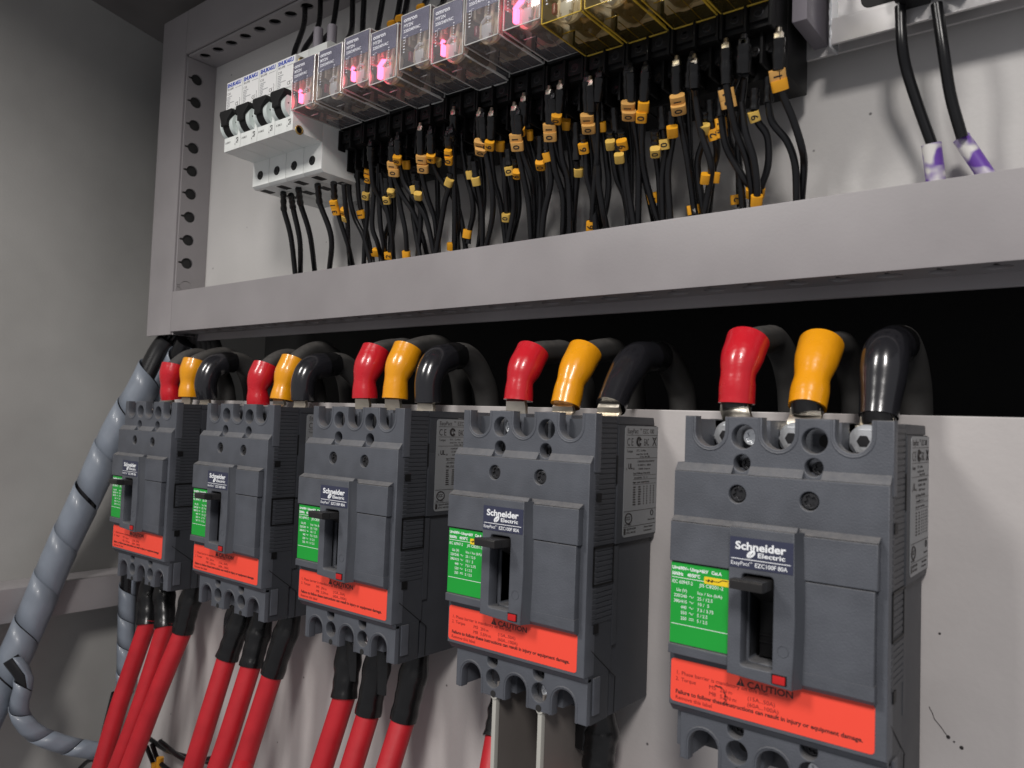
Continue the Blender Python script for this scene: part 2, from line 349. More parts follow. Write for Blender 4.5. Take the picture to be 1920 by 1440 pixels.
# ------------------------------------------------------------------ big moulded-case breaker
def phillips(m, x, y, z, r, d=.6):
    """screw head with a cross slot, front face at y"""
    a = .24*r; L = .68*r
    cross = [(a, L), (-a, L), (-a, a), (-L, a), (-L, -a), (-a, -a), (-a, -L), (a, -L), (a, -a), (L, -a), (L, a), (a, a)]
    c, s_ = math.cos(.5), math.sin(.5)
    cr = [(x+u*c-v*s_, z+u*s_+v*c) for u, v in cross]
    m.sweep([circ(x, z, r)], [cr], y+1.2, y, min(.25, r*.12))
    m.cyl((x, y+2.2, z), (x, y+.9, z), r*.9, seg=16)
def make_breaker():
    O = empty('circuit_breaker', (0, 0, 0))
    m = MB()
    # rear case with label shelf
    m.box(0, 75, -36, -1, 74, 108, .4); m.box(0, 75, -12, -1, 107.8, 126.6, .4); m.box(72.8, 75, -36, -11.8, 107.8, 126.6, .3); m.box(0, 2.2, -36, -11.8, 107.8, 126.6, .3); m.box(15.8, 30, -36, -11.8, 107.8, 126.6); m.box(42, 55.6, -36, -11.8, 107.8, 126.6); m.box(0.5, 73.4, -36, -1, -1, 73.9, .8)
    m.prism([(-36, 126.8), (-2, 126.8), (-3, 130.4), (-36, 130.4)], 68.4, 74.4, .5); m.prism([(-36, 126.8), (-2, 126.8), (-3, 130.4), (-36, 130.4)], 1, 3.4, .5)
    for a, b in ((16.2, 29.6), (42.4, 55.4)): m.prism([(-36, 126.7), (-2, 126.7), (-3, 130.4), (-36, 130.4)], a, b, .3)
    m.box(0.8, 74.2, -44, -36.1, 20, 107, .3)
    for z in range(0, 40): m.box(74.1, 74.55, -53.5, -37, 41.5+z*2.2, 43.25+z*2.2, .12, 1)
    m.box(72.5, 74.25, -53.8, -36.6, 19, 130.2); m.box(.8, 2.5, -53.8, -36.6, 19, 130.2)
    m.box(73.6, 74.5, -37.5, -34.8, 100, 126); m.box(73.5, 74.5, -36.5, -33, 30, 73)
    m.box(73, 74.35, -52, -38, -.5, 19, .3)
    case = m.build('case', 'rear', O)
    m = MB()
    m.box(74.3, 74.9, -52.6, -48.8, 93.4, 97); m.box(74.3, 74.9, -51.8, -48.2, 37.6, 41.6)
    for a, b, c, d in ((-53.6, -37, 73.4, 74.4), (-53.6, -37, 57.6, 58.4), (-53.6, -52.8, 58, 74), (-37.8, -37, 58, 74)): m.box(74.3, 74.82, a, b, c, d)
    m.box(74.3, 74.9, -36.8, -35.4, 100.5, 113)
    m.tube([(74.3, -53, 31), (74.5, -32.4, 15.5)], .2, 6); m.tube([(74.2, -32.4, 15.5), (74.0, -32.4, 0)], .2, 6)
    m.build('moulding_recess', 'black', case)
    # terminal blocks with U slots, screw holes
    m = MB()
    def uslot(x, zb, w=5.9):
        p = [(x-w, 140), (x-w, zb+w)]
        p += [(x+w*math.cos(a), zb+w+w*math.sin(a)) for a in [math.pi+math.pi*k/10 for k in range(1, 10)]]
        return p+[(x+w, zb+w), (x+w, 140)]
    def toothed(x0, x1, zo, zi, cs, up):                      # comb outline; slots open at zo
        w = 5.9; s_ = 1 if up else -1; P = [(x0, zi)]
        P.append((x0, zo))
        for c in cs:
            a0 = zo-s_*(11.6 if up else 12.4)+s_*w
            P += [(c-w, zo), (c-w, a0)]
            P += [(c-w*math.cos(t), a0-s_*w*math.sin(t)) for t in [math.pi*k/10 for k in range(1, 10)]]
            P += [(c+w, a0), (c+w, zo)]
        P += [(x1, zo), (x1, zi)]
        return P
    m.sweep([toothed(-.6, 74.9, 131.2, 106, (9.8, 36, 61.8), True)],
            [circ(23, 123.8, 4.5), circ(49, 123.4, 4.5), circ(22.7, 114, 3.2), circ(48.9, 114, 3.2)], -50, -55.2, .45)
    for c in (23, 49): m.box(c-1.4, c+1.4, -54.5, -46, 131.0, 131.35, .1)
    for a, b in ((.3, 3.4), (16.2, 29.6), (42.4, 55.4), (68.2, 73.7)): m.box(a, b, -50.1 if b > 70 or b < 5 else -45.2, -12.3, 107.6, 130.2, .2)
    # raised rims round the U slots
    for c in (9.8, 36, 61.8):
        P = [(c-7.1, 0, 131), (c-7.1, 0, 125.4)]+[(c-7.1*math.cos(t), 0, 125.4-7.1*math.sin(t)) for t in [math.pi*k/10 for k in range(1, 10)]]+[(c+7.1, 0, 125.4), (c+7.1, 0, 131)]
        m.tube([(x, -55.1, z) for x, _, z in P], .45, 8)
    m.sweep([toothed(.2, 74.2, -.1, 20, (9.6, 36.2, 62.2), False)],
            [circ(22.8, 8, 4.1), circ(49.2, 8, 4.1), circ(22.2, 16, 3.1), circ(48.6, 16, 3.1)], -50, -54.6, .45)
    for c in (9.6, 36.2, 62.2):
        P = [(c-7, 0, 0), (c-7, 0, 6.4)]+[(c-7*math.cos(t), 0, 6.4+7*math.sin(t)) for t in [math.pi*k/10 for k in range(1, 10)]]+[(c+7, 0, 6.4), (c+7, 0, 0)]
        m.tube([(x, -54.5, z) for x, _, z in P], .45, 8)
    for a, b in ((.4, 3.4), (16, 29.8), (42.6, 55.8), (68.6, 72.6)): m.box(a, b, -50.1 if b > 70 or b < 5 else -45.2, -12, .4, 19, .3)
    m.box(-2.8, -.2, -51, -40, 3, 19, .5); m.box(74.3, 75.2, -51, -46, 3.5, 19, .3)
    # middle body with window
    win = rr(27.8, 39.4, 43.2, 75.8, 1.2)
    m.sweep([[(-3.2, 20.4), (74.4, 20.4), (74.4, 109.8), (-3.2, 109.8)]], [win, circ(22.3, 102.6, 3.3), circ(48.4, 102.3, 3.3)], -50.2, -58, .4)
    for a, b in ((-3.2, 19.6), (25.9, 45.6), (52.1, 74.4)):
        m.prism([(-50, 109.9), (-57.7, 109.9), (-55.3, 113.0), (-50, 113.0)], a, b, .15)
    m.prism([(-50, 20.2), (-57.4, 20.2), (-55, 17.6), (-50, 17.6)], -3, 74.2, .2)
    m.prism([(-44.1, 19), (-50.1, 19), (-50.1, 112), (-44.1, 112)], -3.0, 27.6); m.prism([(-44.1, 19), (-50.1, 19), (-50.1, 112), (-44.1, 112)], 39.6, 74.2)
    m.box(27.6, 39.6, -50.1, -44.1, 76, 112); m.box(27.6, 39.6, -50.1, -44.1, 19, 43)
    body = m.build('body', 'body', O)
    # front cover: raised centre panel
    m = MB()
    up = [(-2.4, 75.6), (71.9, 75.6), (71.9, 92.2), (-2.4, 92.2)]
    w2 = [(27.8, 74.9), (27.8, 43.2), (39.4, 43.2), (39.4, 74.9)]
    m.sweep([[(-2.4, 75.5), (27.7, 75.5), (27.7, 76.4), (39.5, 76.4), (39.5, 75.5), (71.9, 75.5), (71.9, 90.6), (-2.4, 90.6)]], [], -58, -61.9, .4)
    m.sweep([[(-2.2, 44.3), (22.9, 44.3), (22.9, 75.1), (-2.2, 75.1)]], [], -58, -60.6, .2)
    m.sweep([[(-2.4, 40.6), (27.7, 40.6), (27.7, 43.2), (22.8, 44.2), (-2.4, 44.2)]], [], -58, -61.6, .4)
    m.sweep([[(39.6, 40.4), (71.0, 39.6), (71.0, 75.1), (39.6, 75.1)]], [], -58, -61.6, .35)
    m.prism([(-58, 90.8), (-61.6, 90.8), (-58.4, 92.6), (-58, 92.6)], -2.4, 71.9, .1)
    m.prism([(-58, 44.6), (-61.7, 44.6), (-61.55, 40), (-60.2, 38.4), (-58, 38.4)], 46.5, 71.2, .12)
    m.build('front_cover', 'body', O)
    m = MB()
    out = [(23, 39.6), (46.2, 38.4), (46.9, 60), (46.2, 91.6), (23, 91.6)]
    m.sweep([out], [rr(27.9, 39.3, 43.3, 75.6, 1.3)], -60, -66, .45)
    m.prism([(-60, 90.5), (-64, 90.5), (-61.9, 93), (-60, 93)], 23.3, 46, .1)
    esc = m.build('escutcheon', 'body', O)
    m = MB()                                                   # dark curved flank of the escutcheon
    prev = None; b = bmesh.new(); L = []
    for k in range(13):
        z = 38.6+53*k/12; bulge = 1.4*math.sin(math.pi*k/12)
        L.append([b.verts.new((46.0, -65.6, z)), b.verts.new((48.2+bulge*.5, -61.5, z)), b.verts.new((46.0, -61.5, z))])
    for k in range(12):
        for j in range(3): b.faces.new((L[k][j], L[k][(j+1) % 3], L[k+1][(j+1) % 3], L[k+1][j]))
    b.faces.new(L[0]); b.faces.new(L[-1][::-1]); m.add(b)
    m.build('flank', 'bodyd', esc)
    m = MB()                                                   # inside of the window
    m.box(28, 39.2, -47.5, -46, 43.4, 75.4); m.box(29.5, 38, -52, -47.4, 44, 75, .6)
    for z in (49, 51.6, 66.5): m.box(29.6, 37.9, -52.5, -51.6, z, z+.7, .2)
    m.box(39.4, 40.4, -57, -44, 43, 76); m.box(26.8, 27.8, -57, -44, 43, 76)
    m.build('slider', 'black', O)
    m = MB()
    m.prism([(-50, 74.2), (-66, 74.6), (-77, 75.2), (-77.5, 74.6), (-77.2, 71.9), (-74.5, 71.3), (-66, 71.2), (-50, 63)], 29.2, 38.8, .45)
    m.prism([(-72.5, 75.1), (-77, 75.35), (-77.6, 74.7), (-77.2, 71.8), (-72.5, 71.6)], 28.0, 39.6, .5)
    m.build('toggle', 'toggle', O)
    m = MB().box(39.7, 44.0, -66.6, -60, 39.9, 42.6, .3); m.build('trip_button', 'redbtn', O)
    MB().box(39.2, 44.5, -66.08, -60, 39.6, 43.0).build('button_recess', 'black', esc)
    m = MB()
    m.tube([(43+1.9*math.cos(2*math.pi*k/24), -66.02, 51+1.9*math.sin(2*math.pi*k/24)) for k in range(25)], .12, 5)
    m.build('moulded_ring', 'bodyd', esc)
    # logo plate
    lp = MB().box(23.4, 46.0, -66.16, -66, 77.4, 88.2).build('logo_plate', 'navy', O)
    m = MB(); y = -66.2
    m.text('Schneider', (25.4, y, 84.0), 3.8, bold=.11, W=18.1)
    m.text('Electric', (33.5, y, 81.75), 2.3, bold=.045, W=9.6)
    ring = [(31.2+1.5*math.cos(t)+.45*math.sin(t), 82.6+1.35*math.sin(t)+.3*math.cos(t)) for t in [2*math.pi*k/20 for k in range(20)]]
    ring2 = [(31.2+.75*math.cos(t)+.5*math.sin(t), 82.6+.75*math.sin(t)+.3*math.cos(t)) for t in [2*math.pi*k/16 for k in range(16)]]
    m.sweep([ring], [ring2], y+.02, y-.02, 0)
    m.tube([(30.5, y, 81.6), (31.1, y, 82.5), (31.9, y, 83.6)], .28, 6)
    m.rect(24, 45.2, 80.45, 80.7, y)
    m.text('EasyPact', (23.8, y, 78.4), 1.9, W=6.7); m.text('TM', (30.6, y, 79.3), .8); m.text('EZC100F 80A', (32.6, y, 78.25), 2.05, bold=.02, W=11.4)
    m.build('lettering', 'white', lp, flat=True)
    # green rating label
    gl = MB().box(-2.1, 23.0, -60.72, -60.6, 44.6, 74.9).build('rating_label', 'green', O)
    m = MB(); y = -60.75
    m.text('Ui=690V~ Uimp=6kV', (-1.7, y, 72.35), 1.72, bold=.05, W=14.6); m.text('Cat.A', (14.2, y, 72.35), 1.72, bold=.05, W=4)
    m.text('50/60Hz', (-1.7, y, 70.15), 1.72, bold=.05, W=4.6); m.text('40/50°C', (4.6, y, 70.15), 1.72, bold=.05, W=5.2)
    m.rect(-1.7, 22.5, 69.2, 69.4, y)
    m.text('IEC 60947-2', (-1.7, y, 67.1), 1.85, W=8.4); m.text('JIS C8201-2', (9.6, y, 67.1), 1.8, W=9.5)
    m.text('Ue (V)', (0.2, y, 64.1), 1.7, W=4.2); m.text('Icu / Ics (kA)', (8.8, y, 64.1), 1.6, W=9.6)
    for k, (a, b) in enumerate((('220/240', '25 / 12.5'), ('380/415', '10 /  5'), ('440', '7.5 / 3.75'), ('550', '5 / 2.5'), ('250', '5 / 2.5'))):
        z = 62.0-2.08*k; w_ = 5.3 if k < 2 else 2.3
        m.text(a, (4.5-w_, y, z), 1.7, W=w_); m.text(b, (8.8, y, z), 1.7, W=(6.0, 4.4, 6.4, 4.1, 4.1)[k])
        if k < 4: m.tube([(5.6+.25*j, y, z+.65+.35*math.sin(j*1.05)) for j in range(8)], .09, 5)
        else: m.rect(5.6, 7.6, z+.9, z+1.05, y); m.rect(5.6, 7.6, z+.3, z+.45, y)
    m.rect(-1.6, 22.5, 51.7, 51.9, y)
    m.text('1234567890', (21.6, y, 54), 1.3, rot=math.pi/2, sx=.8) if 0 else None
    m.build('lettering', 'white', gl, flat=True)
    ys = MB().sweep([rr(11.4, 22.9, 68.6, 71.2, .35)], [], y, y-.1, .03).build('symbol_patch', 'yellowsq', gl)
    m = MB(); y = -60.9; z = 69.9
    m.tube([(12, y, z), (17.2, y, z)], .13, 5)
    for x in (13.2, 14.6): m.tube([(x, y, z-.6), (x, y, z+.6)], .16, 5); m.tube([(x-.5, y, z-.4), (x+.4, y, z+.4)], .13, 5)
    m.tube([(17.2, y, z), (18.5, y, z+.8), (20.5, y, z+.8)], .14, 5)
    m.build('lettering', 'ink', gl, flat=True)
    # orange caution sticker
    ol = MB().sweep([rr(-2.5, 70.7, 21.9, 38.0, 1.4)], [], -58, -58.13, .04).build('caution_label', 'orange', O)
    y = -58.17
    m = MB(); m.text('CAUTION', (27.6, y, 33.55), 3.25, bold=.05, W=16.4)
    m.sweep([[(23.6, 33.6), (26.8, 33.6), (25.2, 36.5)]], [[(25.05, 34.5), (25.35, 34.5), (25.35, 35.7), (25.05, 35.7)], [(25.05, 34), (25.35, 34), (25.35, 34.25), (25.05, 34.25)]], y+.02, y-.02, 0)
    m.text('Failure to follow these instructions can result in injury or equipment damage.', (-.4, y, 25.1), 2.06, bold=.05, W=67.4)
    m.build('lettering', 'ink', ol, flat=True)
    m = MB()
    for t, x, z, w_ in (('1.', -.4, 32.3, 1), ('Phase barrier is mandatory on this side.', 1.9, 32.3, 33.6), ('2.', -.4, 29.9, 1.2), ('Torque', 1.9, 29.9, 5.9), ('M5', 13.1, 29.8, 2.6), ('2N·m', 17.4, 29.6, 4.6),
                    ('(15A...50A)', 27.8, 29.2, 9.9), ('M8', 13.1, 27.4, 2.6), ('5.5N·m', 17.4, 27.3, 6.2), ('(60A...100A)', 27.8, 27.0, 11.2), ('Remove this label', -.4, 22.9, 14.6)):
        m.text(t, (x, y, z), 2.0, W=w_)
    m.build('lettering', 'inkred', ol, flat=True)
    # silver side label
    sl = MB().sweep([rr(-31, 1.2, 76.2, 126.2, 1.8)], [], -.1, .1, .03, RIGHT, (75.1, 0, 0))
    sl = sl.build('side_label', 'silver', O)
    m = MB(); X = 75.25
    T = lambda t, yy, z, s_, **k: m.text(t, (X, yy, z), s_, face=RIGHT, **k)
    T('EasyPact', -29, 122.9, 3.1, sx=.93); T('TM', -17.6, 124.4, 1.2); T('EZC 100', -14.6, 122.9, 3.1, sx=.93)
    for z in (122.0, 116.4, 111.4): m.rrect_side(-29.5, -.6, z, z+.2, X)
    T('C', -29.2, 117.3, 5.0, sx=.8); T('E', -25.4, 117.3, 5.0, sx=.8)
    m.tube([(X, -18.4+1.75*math.cos(t), 119.2+1.75*math.sin(t)) for t in [.5+5.2*k/14 for k in range(15)]], .55, 6)
    T('T', -18.6, 118.0, 2.6); T('EAC', -13.6, 117.3, 4.6, sx=.55, bold=.03)
    m.tube([(X, -5.2, 121.2), (X, -1.8, 117.2)], .2, 5); m.tube([(X, -1.8, 121.2), (X, -5.2, 117.2)], .2, 5); m.tube([(X, -5, 120.6), (X, -2, 120.6)], .2, 5)
    T('Torque', -29, 114.2, 1.9, sx=.9)
    T('75°C   Cu Wire', -20.5, 114.6, 1.35); T('torque 2 N.m   15A  50A', -20.5, 113, 1.2, sx=.9); T('5.5 N.m   60A  100A', -17, 111.8, 1.1)
    T('UL', -27.6, 106.8, 3.4, bold=.12, sx=.9); T('c', -29.4, 106.4, 2.2); T('us', -23.4, 106.4, 1.9)
    T('COMPONENT-MAN MTRP/TYP', -19.5, 109.6, 1.2); T('UL 60947-4-1    508/14', -19, 107.9, 1.3); T('E189469   30 mm x m', -18, 106.2, 1.2)
    T('Type F 75/40 amp  50 Hz  60 Hz', -23, 104.2, 1.2, bold=.02); T('2x5 mm(AWG)    1 Ω    1.7', -22, 102.2, 1.1)
    T('trigger   preset   measured in amp', -23, 100.2, 1.1, bold=.03)
    for r in range(8):
        z = 98.0-r*1.12
        for c, (a, wd) in enumerate(((-22.6, 2.6), (-17.8, 2.6), (-13, .9), (-10, .9), (-6.6, .9), (-3.6, 1.0))):
            m.rrect_side(a, a+wd*random.uniform(.7, 1), z, z+.62, X)
    m.rrect_side(-23, -1, 103.6, 103.75, X); m.rrect_side(-23, -1, 101.7, 101.85, X); m.rrect_side(-23, -1, 99.5, 99.65, X)
    m.rrect_side(-30.5, -.6, 87.6, 87.8, X); m.rrect_side(-30.5, -.6, 80.7, 80.9, X)
    m.tube([(X, -26.2+3*math.cos(t), 84.5+2.3*math.sin(t)) for t in [2*math.pi*k/24 for k in range(25)]], .28, 6)
    T('CCC', -28.4, 83.8, 2.2, sx=.85, bold=.05)
    m.tube([(X, -4.4+1.2*math.cos(t), 85.8+1.2*math.sin(t)) for t in [2*math.pi*k/12 for k in range(13)]], .2, 5)
    T('Electronic info', -8, 82.4, 1.1); T('E817 140/8.2', -29.5, 81.3, 1.1)
    T('NJJ33599-403/08', -27.6, 79.2, 1.35, sx=.9); T('BP KC 4401 823', -27.6, 77.6, 1.35, sx=.9); T('Made in Thailand', -11.5, 79.2, 1.2); T('Communautaire', -12, 77.6, 1.2)
    m.rrect_side(-30, -28.4, 77.4, 80.2, X)
    m.build('lettering', 'ink', sl, flat=True)
    # screws
    for x, z in ((22.3, 102.6), (48.4, 102.3)):
        m = MB(); phillips(m, x, -57.0, z, 2.9); m.build('cover_screw', 'dscrew', O)
    m = MB(); phillips(m, 24.0, -49.6, 123.8, 3.2); m.build('fixing_screw', 'steel', O)
    m = MB(); phillips(m, 49.9, -49.6, 7.8, 3.2); m.build('fixing_screw', 'steel', O)
    for x, z in ((23.1, 113.6), (49.2, 113.6), (22.6, 15.6), (49, 15.6)):
        m = MB(); phillips(m, x, -50.5, z, 2.4); m.build('cover_screw', 'dscrew', O)
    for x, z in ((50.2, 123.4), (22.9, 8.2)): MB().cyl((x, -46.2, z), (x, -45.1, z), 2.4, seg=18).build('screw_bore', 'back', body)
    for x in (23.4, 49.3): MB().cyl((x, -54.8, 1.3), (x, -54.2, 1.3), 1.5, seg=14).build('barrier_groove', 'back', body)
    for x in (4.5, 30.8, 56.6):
        MB().box(x-.6, x+11.2, -25, -12, 108, 128.5).build('pocket_shade', 'black', O)  # added black blocks: painted shade inside the terminal pockets
        MB().box(x-1, x+11.6, -14, -12, 0, 18).build('pocket_shade', 'black', O)
    return O
XB = [-315.3, -200.7, -86.9, 29.8, 146.3]
proto = make_breaker()
BL = ['leftmost of the five big charcoal circuit breakers, next to the thick wrapped bundle',
 'second big charcoal circuit breaker from the left, between the leftmost and the middle one',
 'middle one of the five big charcoal circuit breakers with orange caution sticker',
 'fourth big charcoal circuit breaker from the left, with two grey barriers below it',
 'rightmost and nearest big charcoal circuit breaker with shiny bolts in its top terminals']
brk = []
for i, x in enumerate(XB):
    o = proto if i == 0 else copy_tree(proto)
    o.location = (x*S, 0, 0); tag(o, BL[i], 'circuit breaker', 'big circuit breakers in a row on the lower panel'); brk.append(o)
for i in range(5):
    if i < 4:
        for c in (9.8, 36, 61.8):
            MB().box(c-5.8, c+5.8, -47.5, -46.6, 109, 128.6, .2).build('terminal_shutter', 'bodyd', brk[i])
    else:
        for c in (9.8, 36, 61.8):
            m = MB(); m.cyl((c-.6, -30, 123.8), (c-.6, -35, 123.8), 5.2, seg=28); m.cyl((c-.6, -34.6, 123.8), (c-.6, -36, 123.8), 6.2, 6.0, seg=28); m.cyl((c-.6, -36, 123.8), (c-.6, -39.4, 123.8), 5.0, 4.7, seg=6)
            tb_ = m.build('terminal_bolt', 'steel', brk[i], ang=20)
            MB().cyl((c-.6, -39.3, 123.8), (c-.6, -39.6, 123.8), 2.3, seg=6).build('socket_recess', 'dscrew', tb_)
# ink scribble on the nearest breaker's sticker
m = MB()
for a in (((15.6,31.6),(16.8,31.2),(17.4,31.5),(18.4,31)), ((18.9,30),(19.6,29),(19.2,28.2),(20,28.6)), ((19,27.6),(20,27),(19,26.2),(20.4,25.9),(19,25.2))):
    m.tube([(x, -58.2, z) for x, z in a], .22, 6)
m.build('pen_mark', 'ink', [k for k in C.objects if k.parent == brk[4] and k.name.startswith('caution_label')][0], flat=True)

# ------------------------------------------------------------------ top cables with boots
CN = [('red', 'redboot'), ('yellow', 'yelboot'), ('black', 'blkboot')]
TOP = {
0:[[(-25,134),(-27,147),(-24,160),(-12,168)],[(-25,136),(-25,149),(-21,163),(-5,169)],[(-25,135),(-27,147),(-23,158),(-12,163)]],
1:[[(-23,131),(-24,144),(-18,158),(-6,165)],[(-23,135),(-21,147),(-14,162),(0,170)],[(-25,135),(-25,148),(-20,156),(-6,160)]],
2:[[(-26,137),(-26,150),(-18,166),(-3,169)],[(-26,137),(-25,151),(-17,166),(-2,170)],[(-25,135),(-25,148),(-19,158),(-6,163)]],
3:[[(-26,137),(-24.5,149),(-15,162),(1,164)],[(-22,135),(-17,149),(-6,162),(10,165)],[(-22,135),(-12.5,148),(0,158.5),(18,162)]],
4:[[(-30,137),(-29,151),(-20,163),(-2,166)],[(-23,136),(-16,150),(-5,162),(14,164)],[(-21,133),(-17,145),(-12,158),(3,163)]]}
PO = ['leftmost', 'second', 'middle', 'fourth', 'rightmost']
for i in range(5):
    for j in range(3):
        x = XB[i]+(9.8, 36, 61.8)[j]; p = TOP[i][j]; cn, bm_ = CN[j]
        jx = random.uniform(-1, 1)
        B = [Vector((x+(jx*k/3), y, z)) for k, (y, z) in enumerate(p)]
        ap = B[3]
        back = [ap, Vector((x+jx, ap.y+13, ap.z+.5)), Vector((x+jx*2, ap.y+27, ap.z-10)), Vector((x+jx*2, max(ap.y+35, 24), 132)), Vector((x+jx, max(ap.y+37, 28), 60))]
        cab = MB(); cab.tube(smooth([B[1].lerp(B[2], .6), B[2]+Vector((0, .8, -.6))]+back, 7), 6.3 if j < 2 else 7.3, 20)
        O = B[0]
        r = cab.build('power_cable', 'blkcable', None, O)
        tag(r, f'black power cable in a {cn} boot arching up from the {PO[i]} big circuit breaker', 'power cable', 'booted cables above the big circuit breakers')
        P = smooth([B[0], B[1], B[2]+Vector((0, -.5, 1))] if j < 2 else [B[0], B[1], B[2], B[2].lerp(B[3], .75)], 9); n = len(P)
        if j < 2: rad = [7.5-.75*math.exp(-((t-.42)/.14)**2)+1.35*max(0, min(1, (t-.42)/.3))+.2*math.sin(9*t+i+j) for t in [k/(n-1) for k in range(n)]]
        else: rad = [7.2+1.2*min(1, t/.5)+.25*math.sin(8*t+i) for t in [k/(n-1) for k in range(n)]]
        e1 = (P[-1]-P[-2]).normalized(); e0 = (P[1]-P[0]).normalized()
        m = MB(); m.tube([P[0]+e0*1.5, P[0]]+P+[P[-1]+e1*.15, P[-1]-e1*.5], [rad[0]*.85, rad[0]*.93]+rad+[rad[-1]*.95, rad[-1]*.84], 28)
        m.build('boot', bm_, r, O)
        if j == 2:
            m = MB(); m.tube(smooth([B[2].lerp(B[3], .5), B[3], back[1]], 4)[:7], 7.9, 20); m.build('tape_wrap', 'tape', r, O)
        q = B[0]
        if i == 4:
            m = MB(); m.tube([q+Vector((.5, -.3, -2.4)), q+Vector((0, 0, .5)), q+Vector((0, 0, 3))], [5.9, 6.2, 6.3], 18)
            m.build('inner_sleeve', 'tape', r, O)
        m = MB(); b = bmesh.new(); L = []
        prof = [(q.y+.5, q.z+3, 5.4), (q.y-1.5, q.z-.5, 5.8), (q.y-1, q.z-3, 6.2), (-27, 129.5, 6.4), (-27.5, 126, 6.2)]
        for yy, zz, hw in prof: L.append([b.verts.new((x-hw, yy+.9, zz)), b.verts.new((x+hw, yy+.9, zz)), b.verts.new((x+hw, yy-1.1, zz)), b.verts.new((x-hw, yy-1.1, zz))])
        for k in range(len(L)-1):
            for c in range(4): b.faces.new((L[k][c], L[k][(c+1) % 4], L[k+1][(c+1) % 4], L[k+1][c]))
        b.faces.new(L[0][::-1]); b.faces.new(L[-1]); m.add(b)
        lug = m.build('lug', 'tin', r, O)

# ------------------------------------------------------------------ bottom cables
BOT = {0:[[(281,1101),(276,1171),(223,1324),(186,1450)],[(309,1101),(309,1177),(263,1324),(216,1450)],[(360,1113),(342,1186),(293,1305),(238,1450)]],
1:[[(452,1159),(425,1235),(385,1364),(357,1455)],[(489,1171),(470,1250),(428,1382),(403,1455)],[(541,1171),(510,1266),(458,1428),(450,1455)]],
2:[[(655,1218),(645,1308),(603,1440),(590,1475)],[(711,1228),(690,1339),(659,1440),(648,1475)],[(779,1245),(756,1350),(728,1440),(719,1475)]],
3:[[(948,1315),(934,1385),(923,1450),(918,1480)],None,[(1128,1357),(1121,1440),(1112,1480),(1108,1500)]]}
DEP = {0:(-27,-31,-44,-55), 1:(-27,-34,-46,-52), 2:(-27,-32,-42,-46), 3:(-28,-36,-44,-48)}
for i in BOT:
    for j, pl in enumerate(BOT[i]):
        if not pl: continue
        d = DEP[i] if not (i == 3 and j == 2) else (-20, -22, -25, -27)
        pts = [at(*p, 1, d[k]) for k, p in enumerate(pl)]
        top = Vector((XB[i]+(9.6, 36.2, 62.2)[j], -26, 4)); top = top.lerp(Vector((pts[0].x, -26, 4)), .6)
        pts.append(pts[-1]+(pts[-1]-pts[-2]).normalized()*90); O = pts[0]
        r = MB().tube(smooth([pts[0].lerp(pts[1], .95)]+pts[1:], 8), 6.5, 22).build('power_cable', 'redcable', None, O)
        tag(r, f'red cable with black taped end, '+('left' if j == 0 else 'middle' if j == 1 else 'right')+f' one under the {PO[i]} big circuit breaker', 'power cable', 'red cables below the big circuit breakers')
        P = smooth([top, pts[0], pts[0].lerp(pts[1], .55), pts[1]], 7); n = len(P)
        rad = [6.2+1.3*math.exp(-((k/(n-1)-.45)/.16)**2)+1.5*(k/(n-1))+.2*math.sin(k*1.3+j) for k in range(n)]
        MB().tube(P, rad, 20).build('tape_wrap', 'tape', r, O)
        m = MB(); m.box(top.x-5.5, top.x+5.5, -29, -27, -4, 10, .5); m.build('lug', 'tin', r, O)
        if (i, j) in ((1, 0), (2, 1), (3, 2), (2, 0)):          # loose tail of tape
            m = MB(); q = pts[0]; ln = (14, 19, 12, 15)[[(1,0),(2,1),(3,2),(2,0)].index((i, j))]; sx = -8 if (i, j) in ((1,0),(3,2)) else 7
            m.tube(smooth([q+Vector((sx*.4, -3, 8)), q+Vector((sx, -5, 0)), q+Vector((sx*1.15, -5, -ln))], 4), [4, 4.2, 4.4, 4.6, 4.6, 4.6, 4.4, 4.2, 4][:9], 14, flat=.25); m.build('tape_flap', 'tape', r, O)
# phase barriers
for n_, xx in (('left', 23.7), ('right', 49.6)):
    x = XB[3]+xx
    r = MB().box(x-.5, x+.5, -51.5, -8, -190, 6).build('phase_barrier', 'barrier', None, (x, -30, 5))
    tag(r, f'dark grey barrier sheet with pale edge, {n_} one below the fourth big breaker', 'barrier', 'barrier sheets below the fourth big breaker')
    m = MB(); m.box(x-1.1, x+1.1, -54, -51.2, -190, 0, .4); m.cyl((x, -54.4, .6), (x, -50, .6), 1.9, seg=16); m.build('edge_bead', 'barredge', r, (x, -30, 5))

